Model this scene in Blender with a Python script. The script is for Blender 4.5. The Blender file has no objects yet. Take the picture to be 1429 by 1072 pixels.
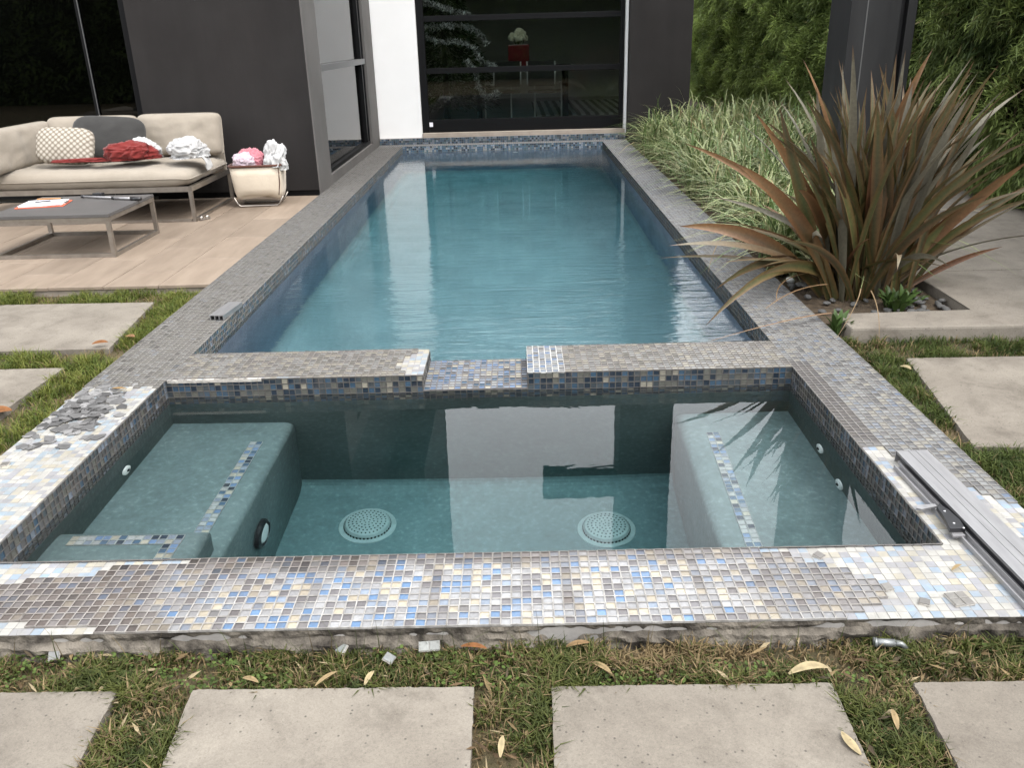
import bpy, bmesh, math, random
import numpy as np
from mathutils import Vector, Matrix, noise as mnoise

random.seed(7)
RNG = np.random.default_rng(11)
SC = bpy.context.scene
COL = SC.collection
R = math.radians

# ------------------------------------------------------------------ camera
F_PX, IMG_W, IMG_H, CAM_H = 1188.84, 1429, 1072, 1.31137
p_, yw, rl = R(22.2081), R(-0.7275), R(-1.5654)
fw = Vector((math.sin(yw) * math.cos(p_), math.cos(yw) * math.cos(p_), -math.sin(p_)))
rt = Vector((math.cos(yw), -math.sin(yw), 0))
up = rt.cross(fw)
rt, up = rt * math.cos(rl) + up * math.sin(rl), up * math.cos(rl) - rt * math.sin(rl)
cam_d = bpy.data.cameras.new("camera")
cam = bpy.data.objects.new("camera", cam_d)
COL.objects.link(cam)
m = Matrix((rt, up, -fw)).transposed().to_4x4()
m.translation = Vector((0, 0, CAM_H))
cam.matrix_world = m
cam_d.sensor_width = 36
cam_d.lens = F_PX / IMG_W * 36
cam_d.clip_start, cam_d.clip_end = 0.05, 400
SC.camera = cam

# ------------------------------------------------------------------ sky, sun, exposure
SUN_EL, SUN_AZ = R(58), R(132)          # azimuth from +Y towards +X
world = bpy.data.worlds.new("World")
SC.world = world
world.use_nodes = True
wn, wl = world.node_tree.nodes, world.node_tree.links
wn.clear()
sky = wn.new("ShaderNodeTexSky")
sky.sky_type = 'NISHITA'
sky.sun_disc = False
sky.sun_elevation = SUN_EL
sky.sun_rotation = SUN_AZ
sky.dust_density = 4.0
sky.air_density = 1.2
hs = wn.new("ShaderNodeHueSaturation")
hs.inputs["Saturation"].default_value = 0.22
bg = wn.new("ShaderNodeBackground")
bg.inputs["Strength"].default_value = 0.15
wo = wn.new("ShaderNodeOutputWorld")
wl.new(sky.outputs[0], hs.inputs["Color"])
hz = wn.new("ShaderNodeMix")               # high thin cloud evens the sky out
hz.data_type = 'RGBA'
hz.inputs[0].default_value = 0.6
hz.inputs[7].default_value = (9.6, 9.8, 10.1, 1)
wl.new(hs.outputs[0], hz.inputs[6])
wl.new(hz.outputs[2], bg.inputs["Color"])
wl.new(bg.outputs[0], wo.inputs["Surface"])

sl = bpy.data.lights.new("sun", 'SUN')
sl.energy = 0.72
sl.angle = R(14)
sl.color = (1.0, 0.95, 0.88)
sun = bpy.data.objects.new("sun", sl)
COL.objects.link(sun)
sd = Vector((math.sin(SUN_AZ) * math.cos(SUN_EL), math.cos(SUN_AZ) * math.cos(SUN_EL), math.sin(SUN_EL)))
sun.rotation_euler = (-sd).to_track_quat('-Z', 'Y').to_euler()
sun.location = sd * 30

SC.view_settings.view_transform = 'Standard'
SC.view_settings.look = 'None'
SC.view_settings.exposure = 1.45
SC.view_settings.gamma = 1
SC.view_settings.use_curve_mapping = False
SC.render.engine = 'CYCLES'
SC.cycles.max_bounces = 10
SC.cycles.transmission_bounces = 8
SC.cycles.transparent_max_bounces = 12
SC.cycles.use_denoising = True

# ------------------------------------------------------------------ material helpers
def mat(name, base=(0.5, 0.5, 0.5), rough=0.6, metal=0.0, spec=0.5):
    mt = bpy.data.materials.new(name)
    mt.use_nodes = True
    b = mt.node_tree.nodes["Principled BSDF"]
    b.inputs["Base Color"].default_value = (*base, 1)
    b.inputs["Roughness"].default_value = rough
    b.inputs["Metallic"].default_value = metal
    b.inputs["Specular IOR Level"].default_value = spec
    return mt, mt.node_tree.nodes, mt.node_tree.links, b

def ramp(n, stops):
    r = n.new("ShaderNodeValToRGB")
    e = r.color_ramp.elements
    while len(e) < len(stops):
        e.new(0.5)
    for k, (pos, c) in enumerate(stops):
        e[k].position = pos
        e[k].color = (*c, 1) if len(c) == 3 else c
    return r

def tex(n, l, scale, detail=4, rough=0.6, coord='Object', stretch=None, dist=0.0):
    tc = n.new("ShaderNodeTexCoord")
    t = n.new("ShaderNodeTexNoise")
    t.inputs["Scale"].default_value = scale
    t.inputs["Detail"].default_value = detail
    t.inputs["Roughness"].default_value = rough
    t.inputs["Distortion"].default_value = dist
    if coord == 'World':
        g = n.new("ShaderNodeNewGeometry")
        src = g.outputs["Position"]
    else:
        src = tc.outputs[coord]
    if stretch:
        mp = n.new("ShaderNodeMapping")
        mp.inputs["Scale"].default_value = stretch
        l.new(src, mp.inputs[0])
        src = mp.outputs[0]
    l.new(src, t.inputs["Vector"])
    return t

def bump(n, l, b, h, strength, dist=0.01):
    bp = n.new("ShaderNodeBump")
    bp.inputs["Strength"].default_value = strength
    bp.inputs["Distance"].default_value = dist
    l.new(h, bp.inputs["Height"])
    l.new(bp.outputs[0], b.inputs["Normal"])
    return bp

def mixc(n, l, a, b, fac, mode='MIX'):
    mx = n.new("ShaderNodeMix")
    mx.data_type = 'RGBA'
    mx.blend_type = mode
    for sock, v in ((mx.inputs[0], fac), (mx.inputs[6], a), (mx.inputs[7], b)):
        if hasattr(v, 'links'):
            l.new(v, sock)
        elif isinstance(v, (int, float)):
            sock.default_value = v
        else:
            sock.default_value = (*v, 1)
    return mx.outputs[2]

def noisy(name, c1, c2, scale, rough=0.7, bstr=0.2, bscale=None, detail=6, metal=0, spec=0.4, stretch=None, coord='World', lo=0.3, hi=0.7, bdist=0.004):
    mt, n, l, b = mat(name, c1, rough, metal, spec)
    t = tex(n, l, scale, detail, coord=coord, stretch=stretch)
    r = ramp(n, [(lo, c1), (hi, c2)])
    l.new(t.outputs["Fac"], r.inputs[0])
    l.new(r.outputs[0], b.inputs["Base Color"])
    if bstr:
        t2 = tex(n, l, bscale or scale * 6, 5, coord=coord, stretch=stretch)
        bump(n, l, b, t2.outputs["Fac"], bstr, bdist)
    return mt

def attr_mat(name, rough=0.5, spec=0.5, nscale=30, namt=0.25, translucent=0.0, bstr=0.0):
    mt, n, l, b = mat(name, rough=rough, spec=spec)
    a = n.new("ShaderNodeAttribute")
    a.attribute_name = "col"
    out = a.outputs["Color"]
    if namt:
        t = tex(n, l, nscale, 4, coord='World')
        r = ramp(n, [(0.25, (1 - namt,) * 3), (0.75, (1 + namt,) * 3)])
        l.new(t.outputs["Fac"], r.inputs[0])
        out = mixc(n, l, a.outputs["Color"], r.outputs[0], 1.0, 'MULTIPLY')
        if bstr:
            bump(n, l, b, t.outputs["Fac"], bstr, 0.003)
    l.new(out, b.inputs["Base Color"])
    if translucent:
        tr = n.new("ShaderNodeBsdfTranslucent")
        l.new(out, tr.inputs["Color"])
        ms = n.new("ShaderNodeMixShader")
        ms.inputs[0].default_value = translucent
        l.new(b.outputs[0], ms.inputs[1])
        l.new(tr.outputs[0], ms.inputs[2])
        l.new(ms.outputs[0], n["Material Output"].inputs[0])
    return mt

# ------------------------------------------------------------------ materials
# glass mosaic tile: per-tile colour plus milky swirls and grime
def tile_material():
    mt, n, l, b = mat("glass_tile", rough=0.32, spec=0.45)
    a = n.new("ShaderNodeAttribute"); a.attribute_name = "col"
    sw = tex(n, l, 55, 5, 0.65, 'World', dist=1.4)
    r = ramp(n, [(0.30, (0.80, 0.80, 0.80)), (0.72, (1.16, 1.16, 1.15))])
    l.new(sw.outputs["Fac"], r.inputs[0])
    c = mixc(n, l, a.outputs["Color"], r.outputs[0], 1.0, 'MULTIPLY')
    g = tex(n, l, 14, 8, 0.72, 'World')
    gr = ramp(n, [(0.50, (0, 0, 0)), (0.72, (1, 1, 1))])
    l.new(g.outputs["Fac"], gr.inputs[0])
    mul = n.new("ShaderNodeMath"); mul.operation = 'MULTIPLY'; mul.inputs[1].default_value = 0.62
    l.new(gr.outputs[0], mul.inputs[0])
    c = mixc(n, l, c, (0.11, 0.098, 0.09), mul.outputs[0])
    l.new(c, b.inputs["Base Color"])
    b.inputs["Coat Weight"].default_value = 0.35; b.inputs["Coat Roughness"].default_value = 0.12
    rr = n.new("ShaderNodeMapRange")
    rr.inputs[3].default_value = 0.22; rr.inputs[4].default_value = 0.6
    l.new(g.outputs["Fac"], rr.inputs[0])
    l.new(rr.outputs[0], b.inputs["Roughness"])
    bump(n, l, b, sw.outputs["Fac"], 0.18, 0.003)
    return mt
M_TILE = tile_material()
M_GROUT = attr_mat("grout", 0.9, 0.2, 60, 0.28, bstr=0.4)
M_PRINT = attr_mat("tile_print", 0.5, 0.4, 40, 0.16, bstr=0.3)
def haze_over(mt, c, amt, sc):
    n, l = mt.node_tree.nodes, mt.node_tree.links
    b = n["Principled BSDF"]; src = b.inputs["Base Color"].links[0].from_socket
    t = tex(n, l, sc, 8, 0.7, 'World', dist=.5); r = ramp(n, [(.42, (0, 0, 0)), (.68, (amt,) * 3)])
    l.new(t.outputs["Fac"], r.inputs[0]); l.new(mixc(n, l, src, c, r.outputs[0]), b.inputs["Base Color"])
haze_over(M_PRINT, (0.23, 0.222, 0.205), .75, 13)
haze_over(M_GROUT, (0.13, 0.118, 0.105), .6, 16)
M_CORE = noisy("mortar", (0.30, 0.275, 0.245), (0.52, 0.49, 0.45), 18, 0.95, 0.8, 70, bdist=0.01)
M_ROUGH = noisy("broken_concrete", (0.022, 0.018, 0.014), (0.18, 0.158, 0.13), 11, 0.95, 0.9, 45, lo=0.36, hi=0.6, bdist=0.012)
M_CORE2 = noisy("coping_side", (0.22, 0.21, 0.20), (0.36, 0.34, 0.32), 9, 0.95, 0.5)

def plaster(name, k):
    mt, n, l, b = mat(name, rough=0.75, spec=0.2)
    t = tex(n, l, 3.2, 9, 0.68, 'World')
    r = ramp(n, [(q, tuple(a * c for a, c in zip(k, v))) for q, v in ((0.3, (0.20, 0.255, 0.245)), (0.5, (0.255, 0.32, 0.305)), (0.72, (0.33, 0.395, 0.375)))])
    l.new(t.outputs["Fac"], r.inputs[0])
    t2 = tex(n, l, 45, 5, 0.6, 'World')
    r2 = ramp(n, [(0.35, (0.84, 0.84, 0.84)), (0.58, (1.0, 1.0, 1.0)), (0.70, (1.32, 1.30, 1.28))])
    l.new(t2.outputs["Fac"], r2.inputs[0])
    l.new(mixc(n, l, r.outputs[0], r2.outputs[0], 1, 'MULTIPLY'), b.inputs["Base Color"])
    bump(n, l, b, t2.outputs["Fac"], 0.25, 0.006)
    return mt
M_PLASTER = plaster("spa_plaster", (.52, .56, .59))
M_PLASTER_SHADE = plaster("spa_plaster_shaded", (.22, .25, .255))  # spa plaster darkened for the walls: their shade is put into the colour
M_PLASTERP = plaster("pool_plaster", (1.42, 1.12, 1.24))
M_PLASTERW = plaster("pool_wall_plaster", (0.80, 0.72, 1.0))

def concrete(name, c1, c2, fine=140):
    mt, n, l, b = mat(name, c1, 0.85, spec=0.25)
    t = tex(n, l, 2.6, 9, 0.62, 'World')
    r = ramp(n, [(0.3, c1), (0.7, c2)])
    l.new(t.outputs["Fac"], r.inputs[0])
    st = tex(n, l, 5.5, 12, 0.72, 'World', dist=0.4)
    sr = ramp(n, [(0.40, (1.07, 1.07, 1.06)), (0.52, (0.96, 0.955, 0.95)), (0.70, (0.66, 0.645, 0.63))])
    l.new(st.outputs["Fac"], sr.inputs[0])
    c = mixc(n, l, r.outputs[0], sr.outputs[0], 1, 'MULTIPLY')
    v = n.new("ShaderNodeTexVoronoi"); v.inputs["Scale"].default_value = fine
    g = n.new("ShaderNodeNewGeometry"); l.new(g.outputs["Position"], v.inputs["Vector"])
    vr = ramp(n, [(0.0, (1.25, 1.24, 1.2)), (0.18, (1, 1, 1)), (1, (0.93, 0.93, 0.93))])
    l.new(v.outputs["Distance"], vr.inputs[0])
    c = mixc(n, l, c, vr.outputs[0], 0.6, 'MULTIPLY')
    pt = tex(n, l, 210, 3, 0.6, 'World', dist=1.2)
    pr = ramp(n, [(0.25, (0.70, 0.69, 0.68)), (0.5, (1, 1, 1)), (0.75, (1.22, 1.21, 1.19))])
    l.new(pt.outputs["Fac"], pr.inputs[0])
    c = mixc(n, l, c, pr.outputs[0], 0.8, 'MULTIPLY')
    vp = n.new("ShaderNodeTexVoronoi"); vp.inputs["Scale"].default_value = 62
    l.new(g.outputs["Position"], vp.inputs["Vector"])
    wp = n.new("ShaderNodeMath"); wp.operation = 'MULTIPLY'                 # pits only here and there
    sq = n.new("ShaderNodeSeparateColor"); l.new(vp.outputs["Color"], sq.inputs[0])
    pm = ramp(n, [(0.62, (0, 0, 0)), (0.70, (1, 1, 1))]); l.new(sq.outputs[0], pm.inputs[0])
    pd = ramp(n, [(0.10, (1, 1, 1)), (0.22, (0, 0, 0))]); l.new(vp.outputs["Distance"], pd.inputs[0])
    l.new(pm.outputs[0], wp.inputs[0]); l.new(pd.outputs[0], wp.inputs[1])
    c = mixc(n, l, c, (0.075, 0.066, 0.056), wp.outputs[0])
    l.new(c, b.inputs["Base Color"])
    t2 = tex(n, l, 90, 6, 0.7, 'World')
    bump(n, l, b, t2.outputs["Fac"], 0.25, 0.004)
    return mt
M_SLAB = concrete("slab_concrete", (0.145, 0.127, 0.106), (0.212, 0.190, 0.160))
M_PLANTER = concrete("planter_concrete", (0.17, 0.150, 0.126), (0.225, 0.202, 0.172), 60)
M_PAVER = noisy("patio_porcelain", (0.185, 0.143, 0.108), (0.25, 0.198, 0.152), 3.0, 0.55, 0.08, 60, stretch=(4, 0.8, 1))
def vary(mt, lo, hi):
    n, l = mt.node_tree.nodes, mt.node_tree.links
    b = n["Principled BSDF"]; src = b.inputs["Base Color"].links[0].from_socket
    oi = n.new("ShaderNodeObjectInfo"); r = ramp(n, [(0, (lo,) * 3), (1, (hi,) * 3)])
    l.new(oi.outputs["Random"], r.inputs[0])
    l.new(mixc(n, l, src, r.outputs[0], 1, 'MULTIPLY'), b.inputs["Base Color"])
vary(M_PAVER, .86, 1.10); vary(M_SLAB, .93, 1.05)
M_JOINT = noisy("joint_grout", (0.20, 0.17, 0.14), (0.28, 0.24, 0.2), 20, 0.9, 0.2)
M_SOIL = noisy("soil", (0.035, 0.024, 0.015), (0.11, 0.08, 0.05), 22, 0.95, 0.9, 60, bdist=0.02)
M_LAWN = noisy("lawn_soil", (0.035, 0.035, 0.014), (0.12, 0.088, 0.045), 9, 0.95, 0.9, 80, bdist=0.02)
M_DARKWALL = noisy("charcoal_stucco", (0.0165, 0.0145, 0.014), (0.021, 0.019, 0.0185), 2.0, 0.75, 0.25, 160, spec=0.2)
def weather(mt, sc=0.9, lo=.80, hi=1.18, stretch=(2.2, 2.2, .35)):
    n, l = mt.node_tree.nodes, mt.node_tree.links
    b = n["Principled BSDF"]; src = b.inputs["Base Color"].links[0].from_socket
    t = tex(n, l, sc, 9, 0.68, 'World', stretch); r = ramp(n, [(.32, (lo,) * 3), (.68, (hi, hi * .995, hi * .985))])
    l.new(t.outputs["Fac"], r.inputs[0])
    l.new(mixc(n, l, src, r.outputs[0], 1, 'MULTIPLY'), b.inputs["Base Color"])
weather(M_DARKWALL)
M_TAUPE = noisy("taupe_stucco", (0.096, 0.090, 0.086), (0.122, 0.115, 0.110), 1.6, 0.75, 0.25, 160, spec=0.2)
M_WHITE = noisy("white_stucco", (0.80, 0.785, 0.775), (0.85, 0.838, 0.83), 1.5, 0.8, 0.15, 150, spec=0.2)
M_SILL = noisy("sill_stone", (0.26, 0.215, 0.18), (0.36, 0.31, 0.26), 5, 0.8, 0.2)
M_BLACK = mat("black_aluminium", (0.004, 0.004, 0.0045), 0.5, spec=0.15)[0]
M_GREYFRAME = mat("grey_aluminium", (0.10, 0.10, 0.10), 0.4)[0]
M_STEEL = noisy("brushed_steel", (0.30, 0.27, 0.24), (0.42, 0.385, 0.35), 12, 0.38, 0.0, metal=0.9)
M_ALU = noisy("aluminium", (0.27, 0.265, 0.27), (0.34, 0.335, 0.34), 9, 0.38, 0.05, 90, metal=0.55, stretch=(6, 1, 1))
M_CHROME = mat("chrome", (0.75, 0.75, 0.76), 0.14, 1.0)[0]
M_GALV = mat("galvanised_steel", (0.22, 0.23, 0.23), 0.4, 0.6)[0]
M_SATIN = mat("satin_metal", (0.72, 0.72, 0.71), 0.35, 0.15)[0]
M_PLASTICW = mat("white_plastic", (0.75, 0.76, 0.75), 0.4)[0]
M_PLASTICB = mat("black_plastic", (0.012, 0.012, 0.014), 0.35)[0]
M_HOLE = mat("drain_hole", (0.01, 0.018, 0.018), 0.9)[0]
M_DRAIN = noisy("drain_plastic", (0.26, 0.29, 0.28), (0.34, 0.37, 0.36), 30, 0.5, 0.05)
M_PILLAR = noisy("painted_steel", (0.011, 0.011, 0.012), (0.019, 0.019, 0.020), 3, 0.5, 0.1, 20, stretch=(3, 3, 0.5))
weather(M_PILLAR, 2.0, .72, 1.35); weather(M_TAUPE, 1.2, .9, 1.08)
M_TABLE = noisy("table_slate", (0.075, 0.072, 0.07), (0.095, 0.09, 0.088), 6, 0.5, 0.05)
def fabric(name, c1, c2, weave=500, rough=0.95):
    mt, n, l, b = mat(name, c1, rough, spec=0.15)
    t = tex(n, l, 5, 5, coord='World')
    r = ramp(n, [(0.3, c1), (0.7, c2)])
    l.new(t.outputs["Fac"], r.inputs[0])
    l.new(r.outputs[0], b.inputs["Base Color"])
    t1 = tex(n, l, weave, 2, coord='World')
    t2 = tex(n, l, 14, 4, coord='World')
    ad = n.new("ShaderNodeMath"); ad.operation = 'MULTIPLY_ADD'; ad.inputs[1].default_value = 0.12
    l.new(t1.outputs["Fac"], ad.inputs[0]); l.new(t2.outputs["Fac"], ad.inputs[2])
    bump(n, l, b, ad.outputs[0], 0.35, 0.012)
    b.inputs["Sheen Weight"].default_value = 0.15
    return mt
M_SOFA = fabric("sofa_canvas", (0.255, 0.222, 0.180), (0.30, 0.263, 0.216))
M_CHARCOAL = fabric("charcoal_velvet", (0.032, 0.031, 0.030), (0.046, 0.045, 0.043))
M_RED = fabric("red_cloth", (0.13, 0.018, 0.016), (0.18, 0.028, 0.025))
M_WHITECLOTH = fabric("white_cotton", (0.40, 0.395, 0.39), (0.45, 0.445, 0.44))
M_PINKCLOTH = fabric("pale_pink_cloth", (0.46, 0.38, 0.44), (0.55, 0.44, 0.48))
M_ROSE = fabric("rose_cloth", (0.40, 0.14, 0.17), (0.48, 0.20, 0.23))
M_CANVAS = fabric("cream_canvas", (0.58, 0.50, 0.40), (0.66, 0.58, 0.47))
M_BROWNTRIM = fabric("brown_trim", (0.07, 0.03, 0.022), (0.095, 0.042, 0.03))
def knit():
    mt, n, l, b = mat("knitted_cream", (0.5, 0.45, 0.38), 0.95, spec=0.1)
    tc = n.new("ShaderNodeTexCoord")
    mp = n.new("ShaderNodeMapping"); mp.inputs["Rotation"].default_value = (0, 0, R(45)); mp.inputs["Scale"].default_value = (30, 30, 0.01)
    l.new(tc.outputs["Object"], mp.inputs[0])
    ck = n.new("ShaderNodeTexVoronoi"); ck.inputs["Scale"].default_value = 1.0; ck.inputs["Randomness"].default_value = 0.0
    l.new(mp.outputs[0], ck.inputs["Vector"])
    r = ramp(n, [(0.18, (0.42, 0.385, 0.33)), (0.55, (0.17, 0.145, 0.115))])
    l.new(ck.outputs["Distance"], r.inputs[0]); l.new(r.outputs[0], b.inputs["Base Color"])
    bump(n, l, b, ck.outputs["Distance"], -0.6, 0.006)
    return mt
M_KNIT = knit()
M_PAPER = noisy("paper", (0.74, 0.72, 0.77), (0.80, 0.78, 0.82), 6, 0.8, 0)
M_ORANGE = mat("orange_plastic", (0.75, 0.13, 0.06), 0.4)[0]
M_ROOM = mat("room_paint", (0.42, 0.42, 0.40), 0.8)[0]
M_ROOMFLOOR = noisy("room_floor", (0.22, 0.21, 0.19), (0.32, 0.30, 0.28), 2, 0.5, 0)
def rugmat():
    mt, n, l, b = mat("striped_rug", rough=0.95)
    tc = n.new("ShaderNodeTexCoord"); w = n.new("ShaderNodeTexWave")
    w.inputs["Scale"].default_value = 2.2; w.inputs["Distortion"].default_value = 1.2
    l.new(tc.outputs["Object"], w.inputs["Vector"])
    r = ramp(n, [(0.42, (0.10, 0.10, 0.095)), (0.58, (0.60, 0.60, 0.58))])
    l.new(w.outputs["Fac"], r.inputs[0]); l.new(r.outputs[0], b.inputs["Base Color"])
    return mt
M_RUG = rugmat()
M_LEAF = attr_mat("strap_leaf", 0.42, 0.35, 60, 0.22, 0.18)
M_HEDGE = attr_mat("hedge_leaf", 0.5, 0.25, 2.2, 0.35, 0.22)
M_GRASS = attr_mat("grass_blade", 0.6, 0.2, 20, 0.2, 0.2)
M_DRY = attr_mat("dry_leaf", 0.8, 0.2, 60, 0.25, 0.1)
M_PEBBLE = noisy("river_stone", (0.050, 0.050, 0.049), (0.105, 0.102, 0.098), 14, 0.7, 0.15)
M_SHARD = attr_mat("glass_shard", 0.3, 0.5, 40, 0.2)
M_TINSEL = attr_mat("silver_tinsel", 0.25, 0.8, namt=0)
M_REDGLASS = mat("red_glass", (0.14, 0.012, 0.02), 0.12)[0]
M_PETAL = mat("cream_petal", (0.72, 0.70, 0.52), 0.7)[0]
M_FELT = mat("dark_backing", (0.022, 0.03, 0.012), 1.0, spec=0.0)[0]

def water_mat(name, bscale, bstr, absorb, dens, stretch, centre=None):
    mt = bpy.data.materials.new(name); mt.use_nodes = True
    n, l = mt.node_tree.nodes, mt.node_tree.links
    n.clear()
    out = n.new("ShaderNodeOutputMaterial")
    g = n.new("ShaderNodeBsdfGlass"); g.inputs["IOR"].default_value = 1.333; g.inputs["Roughness"].default_value = 0.0
    t = tex(n, l, bscale, 3, 0.55, 'World', stretch, 0.5)
    # calm and ruffled areas
    t2 = tex(n, l, 0.55, 2, 0.5, 'World')
    r2 = ramp(n, [(0.35, (0.25,) * 3), (0.65, (1,) * 3)])
    l.new(t2.outputs["Fac"], r2.inputs[0])
    msk = r2.outputs[0]
    if centre:
        g_ = n.new("ShaderNodeNewGeometry"); ds = n.new("ShaderNodeVectorMath"); ds.operation = 'DISTANCE'
        ds.inputs[1].default_value = centre
        l.new(g_.outputs["Position"], ds.inputs[0])
        mr = n.new("ShaderNodeMapRange"); mr.interpolation_type = 'SMOOTHSTEP'
        mr.inputs[1].default_value = .3; mr.inputs[2].default_value = 2.3; mr.inputs[3].default_value = 3.2; mr.inputs[4].default_value = .75
        l.new(ds.outputs["Value"], mr.inputs[0])
        m2 = n.new("ShaderNodeMath"); m2.operation = 'MULTIPLY'
        l.new(msk, m2.inputs[0]); l.new(mr.outputs[0], m2.inputs[1]); msk = m2.outputs[0]
    tf = tex(n, l, bscale * 3.1, 2, 0.5, 'World', stretch, 0.3)
    ma = n.new("ShaderNodeMath"); ma.operation = 'MULTIPLY_ADD'; ma.inputs[1].default_value = 0.22
    l.new(tf.outputs["Fac"], ma.inputs[0]); l.new(t.outputs["Fac"], ma.inputs[2])
    mu = n.new("ShaderNodeMath"); mu.operation = 'MULTIPLY'
    l.new(ma.outputs[0], mu.inputs[0]); l.new(msk, mu.inputs[1])
    bp = n.new("ShaderNodeBump"); bp.inputs["Strength"].default_value = bstr; bp.inputs["Distance"].default_value = 0.02
    l.new(mu.outputs[0], bp.inputs["Height"]); l.new(bp.outputs[0], g.inputs["Normal"])
    v = n.new("ShaderNodeVolumeAbsorption"); v.inputs["Color"].default_value = (*absorb, 1); v.inputs["Density"].default_value = dens
    l.new(g.outputs[0], out.inputs["Surface"]); l.new(v.outputs[0], out.inputs["Volume"])
    return mt
ZW0 = -0.080
M_WATERP = water_mat("pool_water", 5.2, 0.20, (0.18, 0.78, 0.84), 0.40, (.62, 3.0, 1), (.15, 4.5, ZW0))
M_WATERS = water_mat("spa_water", 3.0, 0.02, (0.16, 0.78, 0.86), 0.36, (1, 1.5, 1))

def pane_mat(name, tint, ior=1.5):
    mt = bpy.data.materials.new(name); mt.use_nodes = True
    n, l = mt.node_tree.nodes, mt.node_tree.links
    n.clear()
    out = n.new("ShaderNodeOutputMaterial")
    tr = n.new("ShaderNodeBsdfTransparent"); tr.inputs[0].default_value = (*tint, 1)
    gl = n.new("ShaderNodeBsdfGlossy"); gl.inputs["Roughness"].default_value = 0.0
    fr = n.new("ShaderNodeFresnel"); fr.inputs[0].default_value = ior
    ms = n.new("ShaderNodeMixShader")
    l.new(fr.outputs[0], ms.inputs[0]); l.new(tr.outputs[0], ms.inputs[1]); l.new(gl.outputs[0], ms.inputs[2])
    l.new(ms.outputs[0], out.inputs[0])
    return mt
M_PANE = pane_mat("window_glass", (0.80, 0.83, 0.81))
M_DARKPANE = pane_mat("tinted_glass", (0.22, 0.23, 0.22))

# ------------------------------------------------------------------ object helpers
def link(name, me, mats=None, parent=None):
    o = bpy.data.objects.new(name, me)
    COL.objects.link(o)
    if mats is not None:
        for mm in (mats if isinstance(mats, (list, tuple)) else [mats]):
            me.materials.append(mm)
    if parent is not None:
        o.parent = parent
    return o

def tag(o, label=None, cat=None, group=None, kind=None):
    if label: o["label"] = label
    if cat: o["category"] = cat
    if group: o["group"] = group
    if kind: o["kind"] = kind
    return o

def empty(name, loc, label, cat, group=None, rz=0):
    o = bpy.data.objects.new(name, None)
    o.empty_display_size = 0.1
    COL.objects.link(o)
    o.location = loc
    o.rotation_euler = (0, 0, rz)
    tag(o, label, cat, group)
    return o

def copy_tree(o, parent=None):
    c = o.copy(); COL.objects.link(c)
    if parent: c.parent = parent
    for ch in list(o.children):
        copy_tree(ch, c)
    return c

def np_mesh(name, V, Fc, col=None, domain='POINT', smooth=False, mat_idx=None):
    """V (n,3); Fc (m,k) array of equal-size faces."""
    V = np.asarray(V, np.float32); Fc = np.asarray(Fc, np.int32)
    me = bpy.data.meshes.new(name)
    m_, k = Fc.shape
    me.vertices.add(len(V)); me.vertices.foreach_set("co", V.ravel())
    me.loops.add(m_ * k); me.loops.foreach_set("vertex_index", Fc.ravel())
    me.polygons.add(m_)
    me.polygons.foreach_set("loop_start", np.arange(0, m_ * k, k, dtype=np.int32))
    me.polygons.foreach_set("loop_total", np.full(m_, k, np.int32))
    me.polygons.foreach_set("use_smooth", np.full(m_, bool(smooth)))
    if mat_idx is not None:
        me.polygons.foreach_set("material_index", np.asarray(mat_idx, np.int32))
    me.update(calc_edges=True)
    if col is not None:
        a = me.attributes.new("col", 'FLOAT_COLOR', domain)
        c4 = np.ones((len(col), 4), np.float32); c4[:, :3] = col
        a.data.foreach_set("color", c4.ravel())
    return me

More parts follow.
